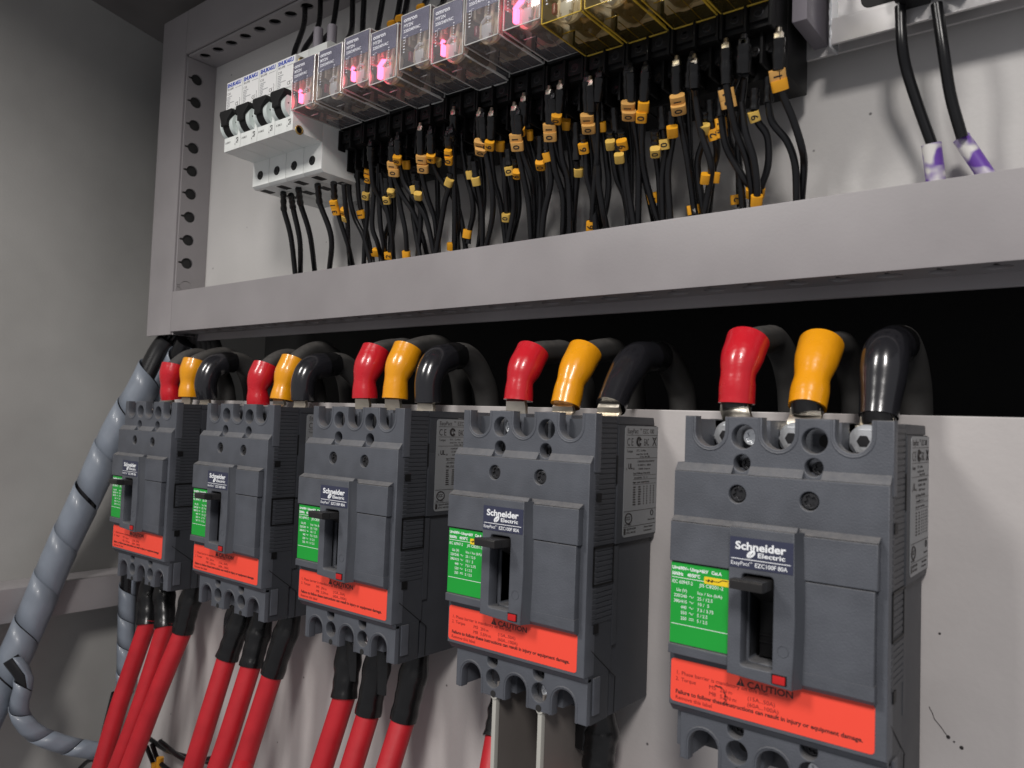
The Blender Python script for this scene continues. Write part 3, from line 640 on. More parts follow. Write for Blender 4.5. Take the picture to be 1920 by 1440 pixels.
# ------------------------------------------------------------------ spiral wrapped bundles
def spiral(path, r, pitch, gap, label, cat, core='wire', start=0):
    P = smooth(path, 14); O = P[0]
    r0 = MB().tube(P, r*.9, 18).build('wire_bundle', core, None, O); tag(r0, label, cat)
    L = [0]
    for a, b in zip(P, P[1:]): L.append(L[-1]+(b-a).length)
    tot = L[-1]
    def pt(s_):
        s_ = max(0, min(tot-1e-3, s_)); k = max(i for i in range(len(L)) if L[i] <= s_); k = min(k, len(P)-2)
        t = (s_-L[k])/(L[k+1]-L[k]); return P[k].lerp(P[k+1], t), (P[k+1]-P[k]).normalized()
    b = bmesh.new(); seg = 22; n = int(tot/pitch*seg); rows = []
    for k in range(n+1):
        a = -2*math.pi*k/seg; s0 = k/seg*pitch+start
        g = gap[int(s0/tot*len(gap)) % len(gap)]
        row = []
        for e in range(4):
            s_ = s0+(pitch-g)*e/3
            c, t = pt(s_); u = Vector((1, 0, 0)); u = (u-t*u.dot(t)).normalized(); v = t.cross(u)
            rad = r*(1+.04*(1-e/3))
            row.append(b.verts.new(c+(u*math.cos(a)+v*math.sin(a))*rad))
        rows.append(row)
    for k in range(n):
        for e in range(3): b.faces.new((rows[k][e], rows[k][e+1], rows[k+1][e+1], rows[k+1][e]))
    m = MB(); m.add(b); w_ = m.build('spiral_wrap', 'wrap', r0, O, ang=60)
    md = w_.modifiers.new('thick', 'SOLIDIFY'); md.thickness = .0004; md.offset = 1
    return r0, O
hp = [(318,640,2),(300,665,-3),(267,730,-14),(221,805,-28),(165,925,-46),(115,1030,-60),(60,1160,-78),(0,1290,-98),(-50,1400,-112)]
r0, O = spiral([at(x, y, 1, d) for x, y, d in hp], 11.7, 37, [1.2, -2.5, 3.2, -2.5, -2.2, .9, 1.3, 1.5, 3], 'thick wire bundle in grey translucent spiral wrap running down along the left wall', 'wire bundle')
# loose black wires at the top of the bundle
for k in range(6):
    x0 = at(306+k*10, 632, 1, 1+k*1.5); x1 = at(284+k*7, 672, 1, -2)
    o = MB().tube(smooth([x0+Vector((0, 6, 9)), x0, x1], 5), 2.0, 8).build('bundle_wire', 'wire', r0, O)
sp2 = [(350,640),(338,665),(322,695),(303,735),(290,770)]
spiral([at(*p, 1, 4) for p in sp2], 9, 22, [.4, 1], 'short grey wrapped bundle tucked behind the first red boot', 'wire bundle')
# black mass under the post
for k in range(5):
    a = at(362+k*9, 620, 1, 8+3*k); b_ = at(372+k*12, 700, 1, 20)
    o = MB().tube(smooth([a+Vector((0, 0, 14)), a, b_, b_+Vector((0, 6, -40))], 6), 4.2, 12).build('thick_wire', 'blkcable', None, a)
    tag(o, f'{ORD[k]} from the left of the thick black wires dropping behind the frame corner', 'wire', 'black wires dropping behind the frame corner')
# thinner branch curling at the bottom left
bp = [(20,1235),(45,1275),(35,1330),(60,1370),(115,1395),(190,1410)]
spiral([at(*p, 0, x) for p, x in zip(bp, (-388,-381,-385,-380,-372,-362))], 6.2, 24, [.8, .5, .8, 2.5], 'thin wrapped bundle branching off the thick one and curling at the bottom left', 'wire bundle')
sp = [(241,1060),(238,1130),(236,1200),(234,1300)]
spiral([at(*p, 1, -6) for p in sp], 6.4, 24, [.6], 'straight thin wrapped bundle hanging behind the leftmost big circuit breaker', 'wire bundle')
# dark wires low behind the red cables
for k, pl in enumerate([[(215,1300),(205,1340),(195,1380)],[(130,1425),(180,1415),(200,1445)],[(280,1385),(320,1410),(400,1432),(420,1450)],[(285,1395),(300,1430),(340,1460)],[(275,1400),(290,1440),(292,1470)],[(150,1440),(170,1425),(200,1430)],[(300,1390),(350,1425),(410,1420)]]):
    P = [at(*p, 1, -8-2*k) for p in pl]
    o = MB().tube(smooth(P, 6), 3 if k == 0 else 1.8, 10).build('loose_wire', 'wire', None, P[0])
    tag(o, f'{ORD[k]} of the loose black wires tangled low behind the red cables', 'wire', 'loose wires behind the red cables')
    if k in (3, 4): MB().cyl(P[1]-Vector((0, 0, 4)), P[1]+Vector((0, 0, 4)), 2.7, seg=12).build('wire_marker', 'marker', o, P[0])

# ------------------------------------------------------------------ DIN rail, end stop
r = MB()
r.box(-180, 330, 4.4, 6, 290, 325, .2); r.box(-180, 330, 6, 14.4, 300, 302); r.box(-180, 330, 6, 14.4, 313, 315)
rail = r.build('din_rail', 'alu', None, (170, 5, 300)); tag(rail, 'long aluminium rail across the upper panel carrying sockets and small breakers', 'mounting rail')
m = MB(); m.box(184.6, 330, -8, -6.4, 288.5, 298.5, .3); m.box(184.6, 330, -8, 2, 298, 299.4, .3); m.box(184.6, 330, .4, 2, 299, 328, .3); rc = m.build('rail_cover', 'alu', rail, (170, 5, 300))
m = MB()
for zz in range(26): m.box(184.0+random.uniform(-.5, .2), 184.8, -8+random.uniform(-.3, .3), 2, 288+zz*1.5, 290.0+zz*1.5, .1)
m.build('sheared_edge', 'steel', rail, (170, 5, 300))
MB().sweep([rr(194, 216, 304, 314, 4)], [], .35, .2, .03).build('rail_slot', 'back', rail, (170, 5, 300))
o = MB().box(173.6, 179.8, -24, 6, 294, 345, .8); o.build('end_stop', 'ferr', None, (176, 0, 320))
tag([k for k in C.objects if k.name == 'end_stop'][0], 'mauve grey plastic end stop right of the last relay socket', 'end stop')
m = MB(); m.box(209, 245, -16, 4, 298.5, 340, .8); m.box(212, 222, -20, -2, 294.5, 300, .8); m.box(226, 236, -20, -2, 294.5, 300, .8)
tb = m.build('terminal_block', 'socket', None, (225, 0, 300)); tag(tb, 'black terminal block on the aluminium rail feeding two thick wires', 'terminal block')
for k, (c, sl_) in enumerate((([(1688,12),(1691,80),(1700,132),(1722,200),(1748,272)], [(1746,270),(1754,335),(1756,380)]), ([(1756,8),(1768,90),(1782,178),(1804,258)], [(1802,258),(1845,322),(1870,360)]))):
    P = [at(*p, 1, y) for p, y in zip(c, (-12,-12,-8,-4,0))]; O = P[0]
    o = MB().tube(smooth(P, 8), 2.1, 16).build('thick_wire', 'wire', None, O)
    tag(o, ('left' if k == 0 else 'right')+' thick black wire at the upper right, ending in a white sleeve with purple ink', 'wire', 'thick wires with white sleeves at the upper right')
    Q = [at(*p, 1, 0 if q_ == 0 else 3) for q_, p in enumerate(sl_)]
    MB().tube(smooth(Q, 4), 3.6 if k == 0 else 3.1, 18).build('marker_sleeve', 'sleevew', o, O)

# ------------------------------------------------------------------ small white breakers
def make_mcb():
    O = empty('miniature_breaker', (0, 0, 0)); W = 17.75
    m = MB()
    y0, y1 = -72, -50.6
    nose = [(y1, -.4), (y0, .4), (y0, 45.2), (y1, 45.6)]
    # front nose in two cheeks and bars so the lever slot is open
    m.prism(nose, .1, 3.0, .3); m.prism(nose, 11.2, W, .3)
    m.prism([(y1, 24.4), (y0, 24.4), (y0, 45.2), (y1, 45.6)], 2.9, 11.3, .1); m.prism([(y1, -.4), (y0, .4), (y0, 9), (y1, 9)], 2.9, 11.3, .1)
    m.prism([(4, -18), (-48.5, -18), (-50.6, -16.4), (-50.6, 61.5), (-48, 63), (4, 63)], .1, W, .35)
    body = m.build('body', 'mcb', O)
    m = MB()
    m.cyl((.9, -67.9, 16), (3.9, -67.9, 16), 8.1, seg=40); m.cyl((11.0, -67.9, 16), (14.6, -67.9, 16), 8.1, seg=40)
    wh = m.build('lever_wheel', 'mcbring', O)
    m = MB(); m.cyl((14.66, -73.4, 16.4), (14.5, -73.4, 16.4), .5, seg=10); m.build('wheel_dot', 'ink', wh)
    m = MB(); m.cyl((3.95, -67.9, 16), (10.95, -67.9, 16), 7.9, seg=40)
    m.sweep([[(4.1, 14.5), (10.8, 14.5), (11.0, 17.6), (15.6, 21.8), (15.2, 24.0), (2.4, 24.2), (1.9, 22.2), (4.0, 17.6)]], [], -71, -77.6, .4)
    m.build('lever', 'black', O)
    fl = MB().box(.5, W-.4, -72.3, -72.05, 27, 44.8); fl = fl.build('front_label', 'whitep', O)
    y = -72.32
    m = MB(); m.text('SHUKAKU', (1.0, y, 41.7), 3.3, bold=.16, W=15.2); m.build('lettering', 'inkblue', fl, flat=True)
    m = MB(); m.text('SKU-898', (1.2, y, 39.6), 1.9, sx=.95); m.text('C10', (1.2, y, 36.6), 2.2, sx=.95)
    m.rect(10, 16.8, 39.9, 40.05, y)
    m.text('CE', (10.6, y, 28.3), 3.0, sx=.95); m.tube([(15.2, y, 27.6), (15.7, y, 29), (15.2, y, 30), (15.7, y, 31.2), (15.2, y, 32.6)], .12, 5)
    m.build('lettering', 'ink', fl, flat=True)
    m = MB()
    for z, a, b in ((35.2, 1.2, 6.5), (34.2, 1.2, 4.8), (33.2, 1.2, 4.8), (32.2, 1.2, 4.4), (31.2, 1.2, 9.2), (30.2, 1.2, 4.4), (29.2, 1.2, 4.6), (28.2, 1.2, 4)):
        x = a
        while x < b: e = x+random.uniform(.5, 1.1); m.rect(x, min(e, b), z, z+.55, y); x = e+.25
    m.build('fine_print', 'inkgrey', fl, flat=True)
    m = MB(); y = -72.05
    m.text('O LINE D', (1.4, y, 5.2), 1.7, sx=.8)
    m.rect(13.2, 15.6, 4.1, 4.3, y); m.rect(13.2, 15.6, 7.2, 7.4, y); m.tube([(13.6, y, 4.4), (15.4, y, 5.6), (13.6, y, 6.6), (15.2, y, 7.2)], .2, 5); m.rect(12.2, 12.6, 3, 4, y); m.rect(15.4, 15.7, 4.1, 7.4, y)
    m.build('lettering', 'ink', body, flat=True)
    m = MB(); phillips(m, 8.8, -51.0, -10, 1.9); m.build('terminal_screw', 'dscrew', O)
    m = MB(); m.tube([(8.8+2.5*math.cos(t), -50.7, -10+2.5*math.sin(t)) for t in [2*math.pi*k/20 for k in range(21)]], .4, 6)
    m.cyl((8.8, -50.68, -10), (8.8, -50.3, -10), 2.5, seg=20)
    m.sweep([rr(2, 8, -46, -38, .5)], [], -.1, .1, .03, Matrix(((1,0,0),(0,1,0),(0,0,-1))), (0, 0, -18.05)); m.box(6, 12, -30, -22, -18.2, -18.05)
    m.build('terminal_hole', 'back', body)
    return O
mp = make_mcb()
for k in range(4):
    o = mp if k == 0 else copy_tree(mp)
    o.location = ((-168.9+18*k)*S, 0, 290*S)
    tag(o, ['leftmost', 'second', 'third', 'rightmost'][k]+' of the four white miniature breakers with black levers left of the relays', 'miniature breaker', 'white miniature breakers on the upper rail')
    if k == 3:
        for z in (1.5, 42):
            m = MB(); m.tube([(17.9, -67.5+2.3*math.cos(t), z+2.3*math.sin(t)) for t in [2*math.pi*j/18 for j in range(19)]], .55, 8); rv = m.build('rivet', 'brass', o)
            MB().cyl((17.7, -67.5, z), (17.95, -67.5, z), 2.0, seg=18).build('rivet_bore', 'black', rv)

# ------------------------------------------------------------------ relay sockets and relays
def make_socket():
    O = empty('relay_socket', (0, 0, 0)); W = 21.8
    m = MB()
    m.box(0, W, -20, 6, 275, 353, .7); m.box(0, W, -35.5, -19.9, 290, 340, .7); m.box(.6, W-.6, -38.6, -35.4, 300.6, 329.6, .4)
    m.box(0, W, -28, -19.9, 283, 290.1, .5)
    for x in (0, 7.2, 14.4, 20.6): m.box(x, x+1.2, -31.5, -19, 277, 291, .2)
    for x in (0, 10.3, 20.6): m.box(x, x+1.2, -39, -34, 288, 300, .2)
    for x in (1.8, 12.1): m.box(x, x+7.8, -37.5, -35.3, 292, 299.6, .5)
    b = m.build('body', 'socket', O)
    for x, z, yy in ((5.8, 295.5, -37.6), (16, 295.5, -37.6), (4.2, 284, -28.4), (11, 284, -28.4), (18, 284, -28.4)):
        m = MB(); phillips(m, x, yy, z, 2.1); m.build('terminal_screw', 'dscrew', O)
    return O
def make_relay(yellow, lit):
    O = empty('relay', (0, 0, 0)); W, H, y0, y1 = 20.8, 28.2, -74, -38.8
    cv = 'covery' if yellow else 'cover'; ed = 'edgey' if yellow else 'edge'
    m = MB(); m.box(0, W, y0, y1, 0, H, .5, 2); m.build('clear_cover', cv, O)
    m = MB(); t = .36
    for x in (.3, W-.3):
        for z in (.3, H-.3): m.box(x-t, x+t, y0+.8, y1+1, z-t, z+t, .1, 1)
        m.box(x-t*.7, x+t*.7, y0-.05, y0+.6, .3, H-.3, .1, 1); m.box(x-t, x+t, y1, y1+1, .3, H-.3, .1, 1)
    for z in (.3, H-.3): m.box(.3, W-.3, y0, y0+.5, z-t*.7, z+t*.7, .1, 1); m.box(.2, W-.2, y1, y1+1, z-t, z+t, .1, 1)
    for x in (6.5, 13.5): m.box(x-.08, x+.08, -57, y1, .2, .6)
    m.box(3, 9.5, -62, -61.5, .1, .5); m.box(W-1.2, W+.1, -56, -41, .5, 1.1, .1, 1)
    m.build('cover_edge_glint', ed, O)
    m = MB(); m.box(.9, W-.9, -47, -38.8, .9, H-.9, .4); m.build('base', 'black', O)
    m = MB(); m.box(1.6, W-1.6, -50, -47, 2, H-2, .3); m.box(1.2, 3, -70, -47, 14, H-2, .3); m.build('frame_plate', 'bobbin', O)
    m = MB(); m.cyl((10.8, -66.5, 8.2), (10.8, -48, 8.2), 6.6, seg=32); m.build('coil', 'coil', O)
    m = MB(); m.cyl((10.8, -68, 8.2), (10.8, -66.4, 8.2), 7.4, seg=32); m.cyl((10.8, -49.5, 8.2), (10.8, -48, 8.2), 7.4, seg=32)
    m.build('bobbin', 'bobbin', O)
    m = MB()
    for a, b_, c, d in ((9, 9, 11, 26), (12.8, 8, 14.8, 24), (15, 3, 18.2, 12), (17.2, 3.5, 19.6, 15), (18.3, 10, 18.2, 25), (5, 16, 5.4, 26)):
        m.tube(smooth([(a, -69.5, b_), ((a+c)/2+.5, -70.6, (b_+d)/2), (c, -68, d)], 4), .95, 8)
    m.build('contact_spring', 'bobbin', O)
    m = MB(); m.box(7.5, 13.5, -70.8, -69, 4.2, 9.5, .9); m.cyl((10.6, -71, 3.2), (10.6, -68.6, 3.2), 2.0, seg=18); m.tube([(8, -71, 9.8), (11, -71.2, 12), (14, -71, 11)], .8, 8)
    m.build('armature_card', 'whitep', O)
    m = MB()
    if lit == 2: m.box(4.0, 6.4, -72.2, -69.5, 3.6, 10.4, .9); m.tube([(4.6, -71.6, 9.6), (7.6, -71.4, 12.6), (10, -71.2, 11.6)], 1.15, 8)
    elif lit: m.box(4.4, 6.0, -72.2, -69.6, 4.2, 9.8, .7); m.tube([(4.4, -71.8, 10), (5.4, -71.8, 11.6), (6.6, -71.8, 10.6)], .7, 8)
    else: m.box(4.2, 6.0, -72.2, -70, 4.4, 9.2, .6)
    m.build('indicator_lamp', 'led' if lit else 'ledoff', O)
    fm = MB().box(1, W-1, y0-.12, y0-.04, 15.5, H-.6).build('reflection_film', 'reflhaze', O) if not yellow else None  # sheet carrying the painted reflection
    m = MB(); y = y0-.16
    m.text('OMRON', (2.2, y, 24), 2.9, sx=1.0, bold=.03) if 0 else m.text('omron', (2.2, y, 23.9), 3.1, W=9.4, bold=.09)
    m.text('MY2N', (2.3, y, 21.0), 2.5, W=6.4, bold=.05); m.text('220/240VAC', (2.3, y, 18.4), 2.2, W=11.8, bold=.05)
    for z in range(6): m.rect(2.5, 2.5+random.uniform(.4, 1.2), 8.2+z*1.5, 8.7+z*1.5, y)
    for z in range(9): m.rect(14.2, 14.2+random.uniform(.3, .9), 6+z*1.3, 6.5+z*1.3, y)
    m.rect(4, 4.15, 13, 16.6, y); m.rect(4, 5.6, 16.5, 16.65, y)
    m.build('lettering', 'paleprint', O, flat=True)
    return O
protos = {}
lit = [1, 0, 1, 2, 0, 1, 0, 2, 0, 0, 0, 0]
dz = [-.1, .2, 1.4, -2.2, .4, -2.6, .6, 1, -2.4, -2.4, -2.4, -2.4]
sk = make_socket()
for k in range(12):
    x = -96.6+22.35*k
    o = sk if k == 0 else copy_tree(sk)
    o.location = ((x-.4)*S, 0, 0)
    tag(o, f'black relay socket holding the {ORD[k]} relay from the left', 'relay socket', 'black sockets under the relays')
    key = (k > 7, lit[k])
    if key not in protos: protos[key] = make_relay(*key); o = protos[key]
    else: o = copy_tree(protos[key])
    o.location = (x*S, 0, (301+dz[k])*S); o.rotation_euler = (math.radians(random.uniform(-1.2, 1.2))*0, 0, math.radians(random.uniform(-.6, .6)))
    st = 'yellowed' if k > 7 else 'clear'; gl_ = ['with an unlit lamp', 'with a small glowing pink lamp', 'with a bright pink glow'][lit[k]]
    tag(o, f'{st} plastic cube relay {gl_}, {ORD[k]} from the left', 'relay', 'cube relays on the upper rail')

# ------------------------------------------------------------------ thin wires with yellow markers
Z4 = lambda x, y: (500+x/4.5, 200+y/4.5)
Z5 = lambda x, y: (840+x/4, 120+y/4)
Z6 = lambda x, y: (1120+x/3.788, 60+y/3.788)
Zs = {4: Z4, 5: Z5, 6: Z6}
# (zoom, points, number of leading points inside the crimp sleeve, markers (x, y, text, kind), tier)
WR = [
(4,[(140,725),(145,870),(205,1100),(240,1400)],2,[],'m'), (4,[(205,745),(222,850),(280,1130),(285,1395)],2,[],'m'),
(4,[(268,690),(285,820),(365,1080),(405,1380)],2,[],'m'), (4,[(430,655),(445,810),(545,1100),(530,1370)],2,[],'m'),
(4,[(565,640),(572,770),(620,960),(690,1180),(725,1335)],2,[(575,825,'1','s'),(590,880,'3','s')],'m'),
(4,[(650,650),(665,840),(683,980),(690,1180),(700,1300)],1,[(665,890,'1','s'),(672,940,'','p')],'m'),
(4,[(690,440),(697,560),(700,750),(740,930),(815,1090),(870,1290)],2,[],'l'),
(4,[(770,470),(765,600),(785,820),(830,1000),(885,1250)],2,[(803,910,'1','s')],'l'),
(4,[(880,330),(880,455),(895,640),(945,760),(1020,900),(1045,1050),(1040,1240)],2,[],'u'),
(4,[(850,480),(855,640),(845,760),(850,900),(830,1100),(820,1320)],2,[(858,560,'1','n'),(862,610,'0','n'),(843,755,'0','p')],'l'),
(4,[(1060,330),(1065,460),(1080,600),(1140,740),(1240,900),(1310,1080),(1350,1240)],2,[(1070,500,'1','w'),(1080,555,'0','w')],'u'),
(4,[(1110,280),(1108,405),(1120,490),(1165,650),(1265,800),(1350,960),(1410,1230)],2,[(1110,450,'8','s')],'u'),
(4,[(1045,560),(1055,680),(1070,760),(1075,950),(1040,1240)],2,[(1058,730,'0','p')],'l'),
(4,[(1010,600),(1015,730),(1035,830),(1040,960),(1000,1100),(1000,1250)],2,[(1020,790,'0','p')],'l'),
(4,[(1170,330),(1178,440),(1185,560),(1215,700),(1240,950),(1290,1250)],2,[(1182,492,'','s')],'l'),
(4,[(1300,200),(1300,400),(1310,560),(1355,760),(1420,960),(1440,1230)],2,[(1315,445,'1','w'),(1325,525,'0','w')],'u'),
(4,[(1385,230),(1388,390),(1405,480),(1460,600),(1560,740),(1600,860),(1615,1180)],2,[(1395,435,'4','s')],'u'),
(4,[(1275,620),(1280,720),(1292,800),(1300,980),(1275,1250)],2,[(1285,755,'','p')],'l'),
(4,[(1245,560),(1250,640),(1280,760),(1335,900),(1385,1100),(1430,1240)],2,[(1252,700,'','p')],'l'),
(4,[(1440,290),(1440,420),(1440,560),(1445,900),(1450,1230)],2,[(1445,470,'','p')],'l'),
(4,[(1560,220),(1570,300),(1578,560),(1590,900),(1590,1180)],2,[],'u'),
(4,[(1535,240),(1540,360),(1550,520),(1600,700),(1620,950),(1600,1190)],2,[(1538,400,'1','n'),(1545,455,'0','n')],'u'),
(4,[(1550,560),(1550,660),(1505,800),(1470,1000),(1430,1240)],2,[(1545,640,'','p')],'l'),
(4,[(900,560),(905,700),(890,1000),(935,1150),(960,1250)],1,[(935,1230,'','s')],'l'),
(4,[(940,480),(945,700),(960,1000),(990,1180),(985,1290)],1,[(885,1262,'','s')],'l'),
(4,[(1100,560),(1120,800),(1170,1050),(1185,1260)],1,[(1185,1252,'','s')],'l'),
(4,[(960,560),(1000,800),(1050,1050),(1070,1270)],1,[(1042,1258,'2','w')],'l'),
(5,[(45,380),(40,585),(45,750),(50,1050),(48,1370)],2,[(38,1372,'','w')],'u'),
(5,[(100,520),(105,650),(135,820),(180,1000),(188,1130),(160,1260)],2,[(150,1275,'','s')],'l'),
(5,[(10,560),(20,700),(30,900),(95,1150),(130,1360)],1,[],'l'),
(5,[(165,680),(172,800),(205,970),(245,1100),(240,1330)],2,[(173,832,'','p')],'l'),
(5,[(195,730),(210,850),(235,960),(255,1100),(260,1340)],2,[(216,882,'','p')],'l'),
(5,[(240,390),(243,560),(250,690),(270,1000),(232,1350)],2,[(248,602,'1','w'),(255,655,'0','w')],'u'),
(5,[(262,400),(268,560),(290,700),(332,950),(332,1150),(292,1350)],2,[],'u'),
(5,[(330,390),(322,560),(325,680),(345,870),(395,1050),(432,1330)],2,[(318,612,'6','s')],'u'),
(5,[(388,430),(393,575),(400,680),(430,860),(460,1040),(470,1330)],2,[(397,618,'','s')],'l'),
(5,[(450,640),(460,760),(478,850),(492,1000),(490,1110),(450,1330)],2,[(465,802,'0','p')],'l'),
(5,[(430,700),(425,900),(440,1080),(445,1320)],1,[(440,1152,'0','p')],'l'),
(5,[(500,700),(515,780),(522,870),(530,1100),(475,1330)],2,[(521,828,'6','n')],'l'),
(5,[(500,350),(510,530),(528,670),(565,850),(605,1050),(622,1310)],2,[(515,560,'1','w'),(525,618,'0','w')],'u'),
(5,[(525,380),(535,540),(560,670),(622,850),(642,1000),(645,1310)],2,[],'u'),
(5,[(572,280),(560,460),(575,560),(625,710),(672,900),(675,1300)],2,[(548,502,'','s')],'u'),
(5,[(605,400),(608,500),(618,590),(662,760),(690,950),(682,1300)],2,[(608,535,'','s')],'l'),
(5,[(690,540),(692,720),(705,800),(712,950),(700,1300)],2,[(700,760,'0','s')],'l'),
(5,[(740,580),(745,670),(765,760),(770,900),(722,1120),(705,1300)],2,[(748,700,'','n')],'l'),
(5,[(760,230),(763,450),(775,600),(805,800),(862,1000),(862,1270)],2,[(768,485,'1','w'),(772,545,'0','w')],'u'),
(5,[(785,260),(790,450),(800,590),(845,750),(895,900),(885,1270)],2,[],'u'),
(5,[(845,190),(830,370),(832,470),(855,700),(905,900),(915,1270)],2,[(820,412,'0','s')],'u'),
(5,[(900,280),(885,410),(885,500),(915,650),(935,900),(905,1270)],2,[(886,455,'','s')],'l'),
(5,[(960,440),(965,720),(970,850),(950,1050),(942,1265)],2,[(985,812,'','p')],'l'),
(5,[(1015,520),(1022,600),(1035,690),(1045,850),(1082,1000),(1110,1230)],2,[(1022,635,'6','s')],'l'),
(5,[(1045,130),(1048,360),(1062,520),(1082,800),(1088,1200)],2,[(1050,412,'1','w'),(1060,485,'0','w')],'u'),
(5,[(1070,160),(1075,360),(1092,530),(1130,800),(1132,1000),(1152,1240)],2,[],'u'),
(5,[(1140,100),(1120,280),(1118,400),(1118,700),(1092,1000),(1080,1220)],2,[(1078,1218,'6','s')],'u'),
(5,[(1150,290),(1155,430),(1165,530),(1185,700),(1205,900),(1180,1100),(1135,1240)],2,[(1160,472,'','n')],'l'),
(5,[(1125,760),(1130,900),(1162,1100),(1190,1235)],1,[],'l'),
(5,[(1245,330),(1258,520),(1290,660),(1325,760),(1350,1200)],2,[],'l'),
(5,[(1215,500),(1222,570),(1235,660),(1265,850),(1325,1000),(1355,1200)],2,[(1224,608,'','p')],'l'),
(5,[(1300,500),(1308,560),(1325,650),(1348,900),(1392,1200)],2,[(1312,608,'9','s')],'l'),
(5,[(1280,600),(1285,670),(1300,780),(1340,1000),(1370,1200)],2,[(1290,708,'','p')],'l'),
(6,[(220,270),(220,480),(222,640),(242,900),(232,1370)],2,[(224,530,'1','w'),(230,592,'0','w')],'u'),
(6,[(240,290),(245,490),(260,640),(292,900),(290,1360)],2,[],'u'),
(6,[(345,280),(330,490),(322,640),(318,850),(345,1050),(430,1340)],2,[(332,535,'','s'),(318,605,'0','s')],'u'),
(6,[(300,500),(300,700),(300,900),(350,1100),(400,1335)],1,[(395,1182,'1','s')],'l'),
(6,[(455,530),(465,690),(480,850),(462,1050),(468,1330)],2,[(480,800,'0','p')],'l'),
(6,[(410,700),(412,790),(420,890),(440,1050),(450,1330)],2,[(416,855,'0','p')],'l'),
(6,[(530,560),(532,670),(535,760),(502,1000),(518,1320)],2,[(538,710,'','s')],'l'),
(6,[(565,240),(562,450),(585,600),(640,900),(682,1210)],2,[(575,485,'1','w'),(582,550,'0','w')],'u'),
(6,[(675,210),(655,390),(645,420),(650,650),(662,900),(700,1220)],2,[(690,1265,'','w')],'u'),
(6,[(690,230),(690,400),(700,480),(735,700),(805,930),(800,1060),(762,1290)],2,[(770,1042,'','n')],'u'),
(6,[(760,560),(765,650),(758,760),(712,950),(760,1290)],2,[(765,692,'','p')],'l'),
(6,[(800,480),(805,630),(845,790),(848,880),(822,990),(790,1290)],2,[(828,732,'2','s'),(822,1036,'','w')],'l'),
(6,[(875,400),(880,600),(905,780),(955,900),(1050,1050),(1105,1120)],2,[(882,655,'1','s'),(884,715,'1','s')],'l'),
(6,[(915,120),(915,370),(950,560),(990,720),(1060,900),(1100,1130),(1100,1250)],2,[(922,445,'1','w'),(935,505,'0','w'),(1100,1140,'','s')],'u'),
(6,[(1035,90),(1022,290),(990,330),(935,520),(935,750),(995,900),(1010,1160)],2,[(1000,1192,'2','w')],'u'),
(6,[(1050,90),(1052,290),(1045,340),(1012,650),(1005,900),(1035,1250)],2,[],'u'),
(6,[(1120,400),(1115,550),(1142,640),(1210,750),(1212,950),(1160,1120),(1150,1230)],2,[(1118,602,'9','p'),(1152,1140,'','s')],'l'),
(6,[(1020,500),(1050,700),(1110,900),(1135,1100),(1130,1240)],1,[(1135,1200,'','s')],'l'),
(6,[(1215,320),(1215,500),(1242,640),(1350,780),(1405,950),(1415,1200)],2,[],'l'),
(6,[(1290,45),(1285,270),(1312,430),(1390,620),(1452,820),(1468,950),(1450,1200)],2,[(1284,312,'1','w'),(1298,380,'','w')],'u'),
]
def mk_marker(par, O, c, txt, kind, d):
    """slip-on marker: a short tube flattened at the front where the digit is"""
    hw, hl = {'s': (2.7, 2.5), 'w': (3.5, 2.3), 'n': (2.2, 2.3), 'p': (2.5, 2.2)}[kind]
    c = c+Vector((0, -.6, 0))
    hw *= .93; hl *= .95; m = MB()
    prof = [(hw*math.copysign(abs(math.cos(t))**.6, math.cos(t)), 1.9*math.copysign(abs(math.sin(t))**.6, math.sin(t))) for t in [2*math.pi*k/20 for k in range(20)]]
    b = bmesh.new(); rings = []
    for s_, sc_ in ((-hl, .99), (-hl+.1, 1), (hl-.1, 1), (hl, .99)):
        rings.append([b.verts.new((x*sc_, y*sc_, s_)) for x, y in prof])
    for i in range(3):
        for k in range(20): b.faces.new((rings[i][k], rings[i][(k+1) % 20], rings[i+1][(k+1) % 20], rings[i+1][k]))
    b.faces.new(rings[0][::-1]); b.faces.new(rings[-1])
    q = Vector((0, 0, -1)).rotation_difference(d) if d.z < 0 else Vector((0, 0, 1)).rotation_difference(d)
    mt = Matrix.Translation(c) @ q.to_matrix().to_4x4() @ Matrix.Rotation(math.radians(26), 4, 'Z')
    m.add(b, mt)
    mo = m.build('wire_marker', 'markerp' if kind == 'p' else 'markershade' if kind == 'w' and txt in ('0', '1') else 'marker', par, O)
    if txt:
        m = MB(); cu = bpy.data.curves.new('t', 'FONT'); cu.body = txt; cu.size = 4.6 if kind != 'p' else 4.2; cu.align_x = 'CENTER'; cu.align_y = 'CENTER'; cu.extrude = .03; cu.offset = .06; cu.resolution_u = 3
        m.curve(cu, mt @ Matrix.Translation((0, -1.98, 0)) @ FRONT.to_4x4() @ Matrix.Rotation(math.pi/2, 4, 'Z'))
        m.build('lettering', 'ink', mo, O, flat=True)
rows = []
for wi, (z, pts, ns, mk, tier) in enumerate(WR):
    pts2 = [Zs[z](*p) for p in pts]; n = len(pts2)
    y0 = {'m': -38, 'u': -38.5, 'l': -27}[tier]; ye = -5+((wi*37) % 11)-5
    ys = []
    for k in range(n):
        t = k/(n-1); ys.append(y0+(ye-y0)*(t**1.3))
    end = (pts2[-1][0]+(pts2[-1][0]-pts2[-2][0])*.3, pts2[-1][1]+22)
    P = [at(*p, 1, y) for p, y in zip(pts2+[end], ys+[ye+1])]
    mks = []
    for (mx, my, tx, kd) in mk:
        p = Zs[z](mx, my); t = max(0, min(1, (p[1]-pts2[0][1])/(pts2[-1][1]-pts2[0][1])))
        mks.append((at(*p, 1, y0+(ye-y0)*(t**1.3)), tx, kd))
    rows.append((P, ns, mks, tier, pts2[0][0]))
bunch = {}
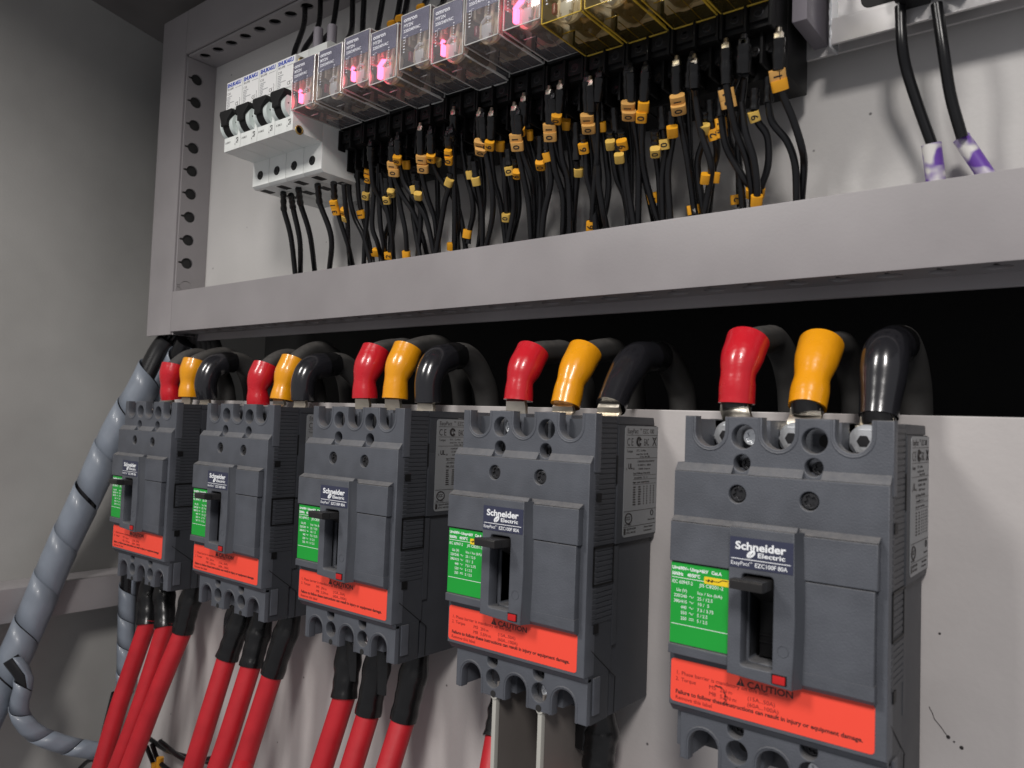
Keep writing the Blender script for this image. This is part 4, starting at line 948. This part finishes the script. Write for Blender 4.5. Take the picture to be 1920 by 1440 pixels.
for r in rows:
    k = max(0, min(11, int((r[0][0].x+97)/22.35))) if r[3] != 'm' else -1
    bunch.setdefault(k, []).append(r)
for k in sorted(bunch):
    for n_, (P, ns, mks, tier, _) in enumerate(sorted(bunch[k], key=lambda r: r[0][0].x)):
        O = P[0]; rw = 1.8 if tier == 'm' and not mks else 1.55
        path = smooth(P[max(0, ns-1):], 7)
        o = MB().tube(path, rw, 12).build('control_wire', 'wire', None, O)
        tx = ''.join(t for _, t, _ in mks)
        what = f'black wire with tag {tx}' if tx else ('black wire with blank tag' if mks else 'untagged black wire')
        if k < 0: lb = f'{what}, {ORD[n_]} from left under the white miniature breakers'
        else: lb = f'{what}, {ORD[n_]} from left in the bunch below the {ORD[k]} relay'
        tag(o, lb, 'wire', 'thin black wires hanging below the upper rail')
        if ns > 1:
            a, b_ = P[0], P[1]; q = smooth([a, a.lerp(b_, .5), b_], 4); m_ = len(q)
            MB().tube(q, [((2.5 if tier == 'u' else 2.0) if i < m_-2 else 2.1)+.18*math.sin(i*1.9) for i in range(m_)], 14).build('crimp_sleeve', 'tape', o, O)
            if tier == 'u':
                m = MB(); m.box(a.x-1.7, a.x+1.7, a.y-1.2, a.y+1, a.z-.5, a.z+2.2, .4); m.cyl(a+Vector((0, -.4, 2)), a+Vector((0, -.2, 4)), 1.3, 1.1, seg=12); m.build('crimp_tip', 'dscrew' if n_ % 3 else 'tin', o, O)
        for c, t, kd in mks:
            j = min(range(len(path)-1), key=lambda i: (path[i]-c).length); d = (path[min(j+1, len(path)-1)]-path[max(0, j-1)]).normalized()
            mk_marker(o, O, c, t, kd, d)
# wires rising behind the relays to the top of the frame
UP = [[(570,-30),(571,40),(552,100)],[(601,-30),(598,45),(570,95)],[(636,-30),(624,50),(606,78)],[(662,-30),(660,52),(650,80)],[(685,-30),(680,60),(684,72)],
      [(723,-30),(708,56),(704,75)],[(755,-30),(745,30),(735,55)],[(768,-30),(760,22),(750,45)],[(812,-30),(800,0),(790,25)],[(838,-30),(830,8),(822,20)]]
for k, pl in enumerate(UP):
    P = [at(*p, 1, y) for p, y in zip(pl, (-2, -8, -30))]; P = [Vector((P[0].x+1, 0, max(424, P[0].z+10)))]+P+[P[-1]+Vector((0, 2, -8))]
    o = MB().tube(smooth(P, 7), 1.9, 12).build('control_wire', 'wire', None, P[0])
    tag(o, f'black wire rising behind the breakers and relays to the frame top, {ORD[k]} from the left', 'wire', 'black wires above the upper rail')
    if k in (5, 6, 7, 8): mk_marker(o, P[0], P[3]+Vector((0, 0, 3)), '', 's', (P[3]-P[2]).normalized())
for k, (px, py) in enumerate(((596, 80), (622, 75))):
    c = at(px, py, 1, -40); o = MB().tube([c+Vector((0, 0, 9)), c, c-Vector((0, 0, 8))], 3, 14).build('end_sleeve', 'ferr', None, c)
    tag(o, ('left' if k == 0 else 'right')+' pale wire end sleeve standing behind the white miniature breakers', 'wire sleeve')
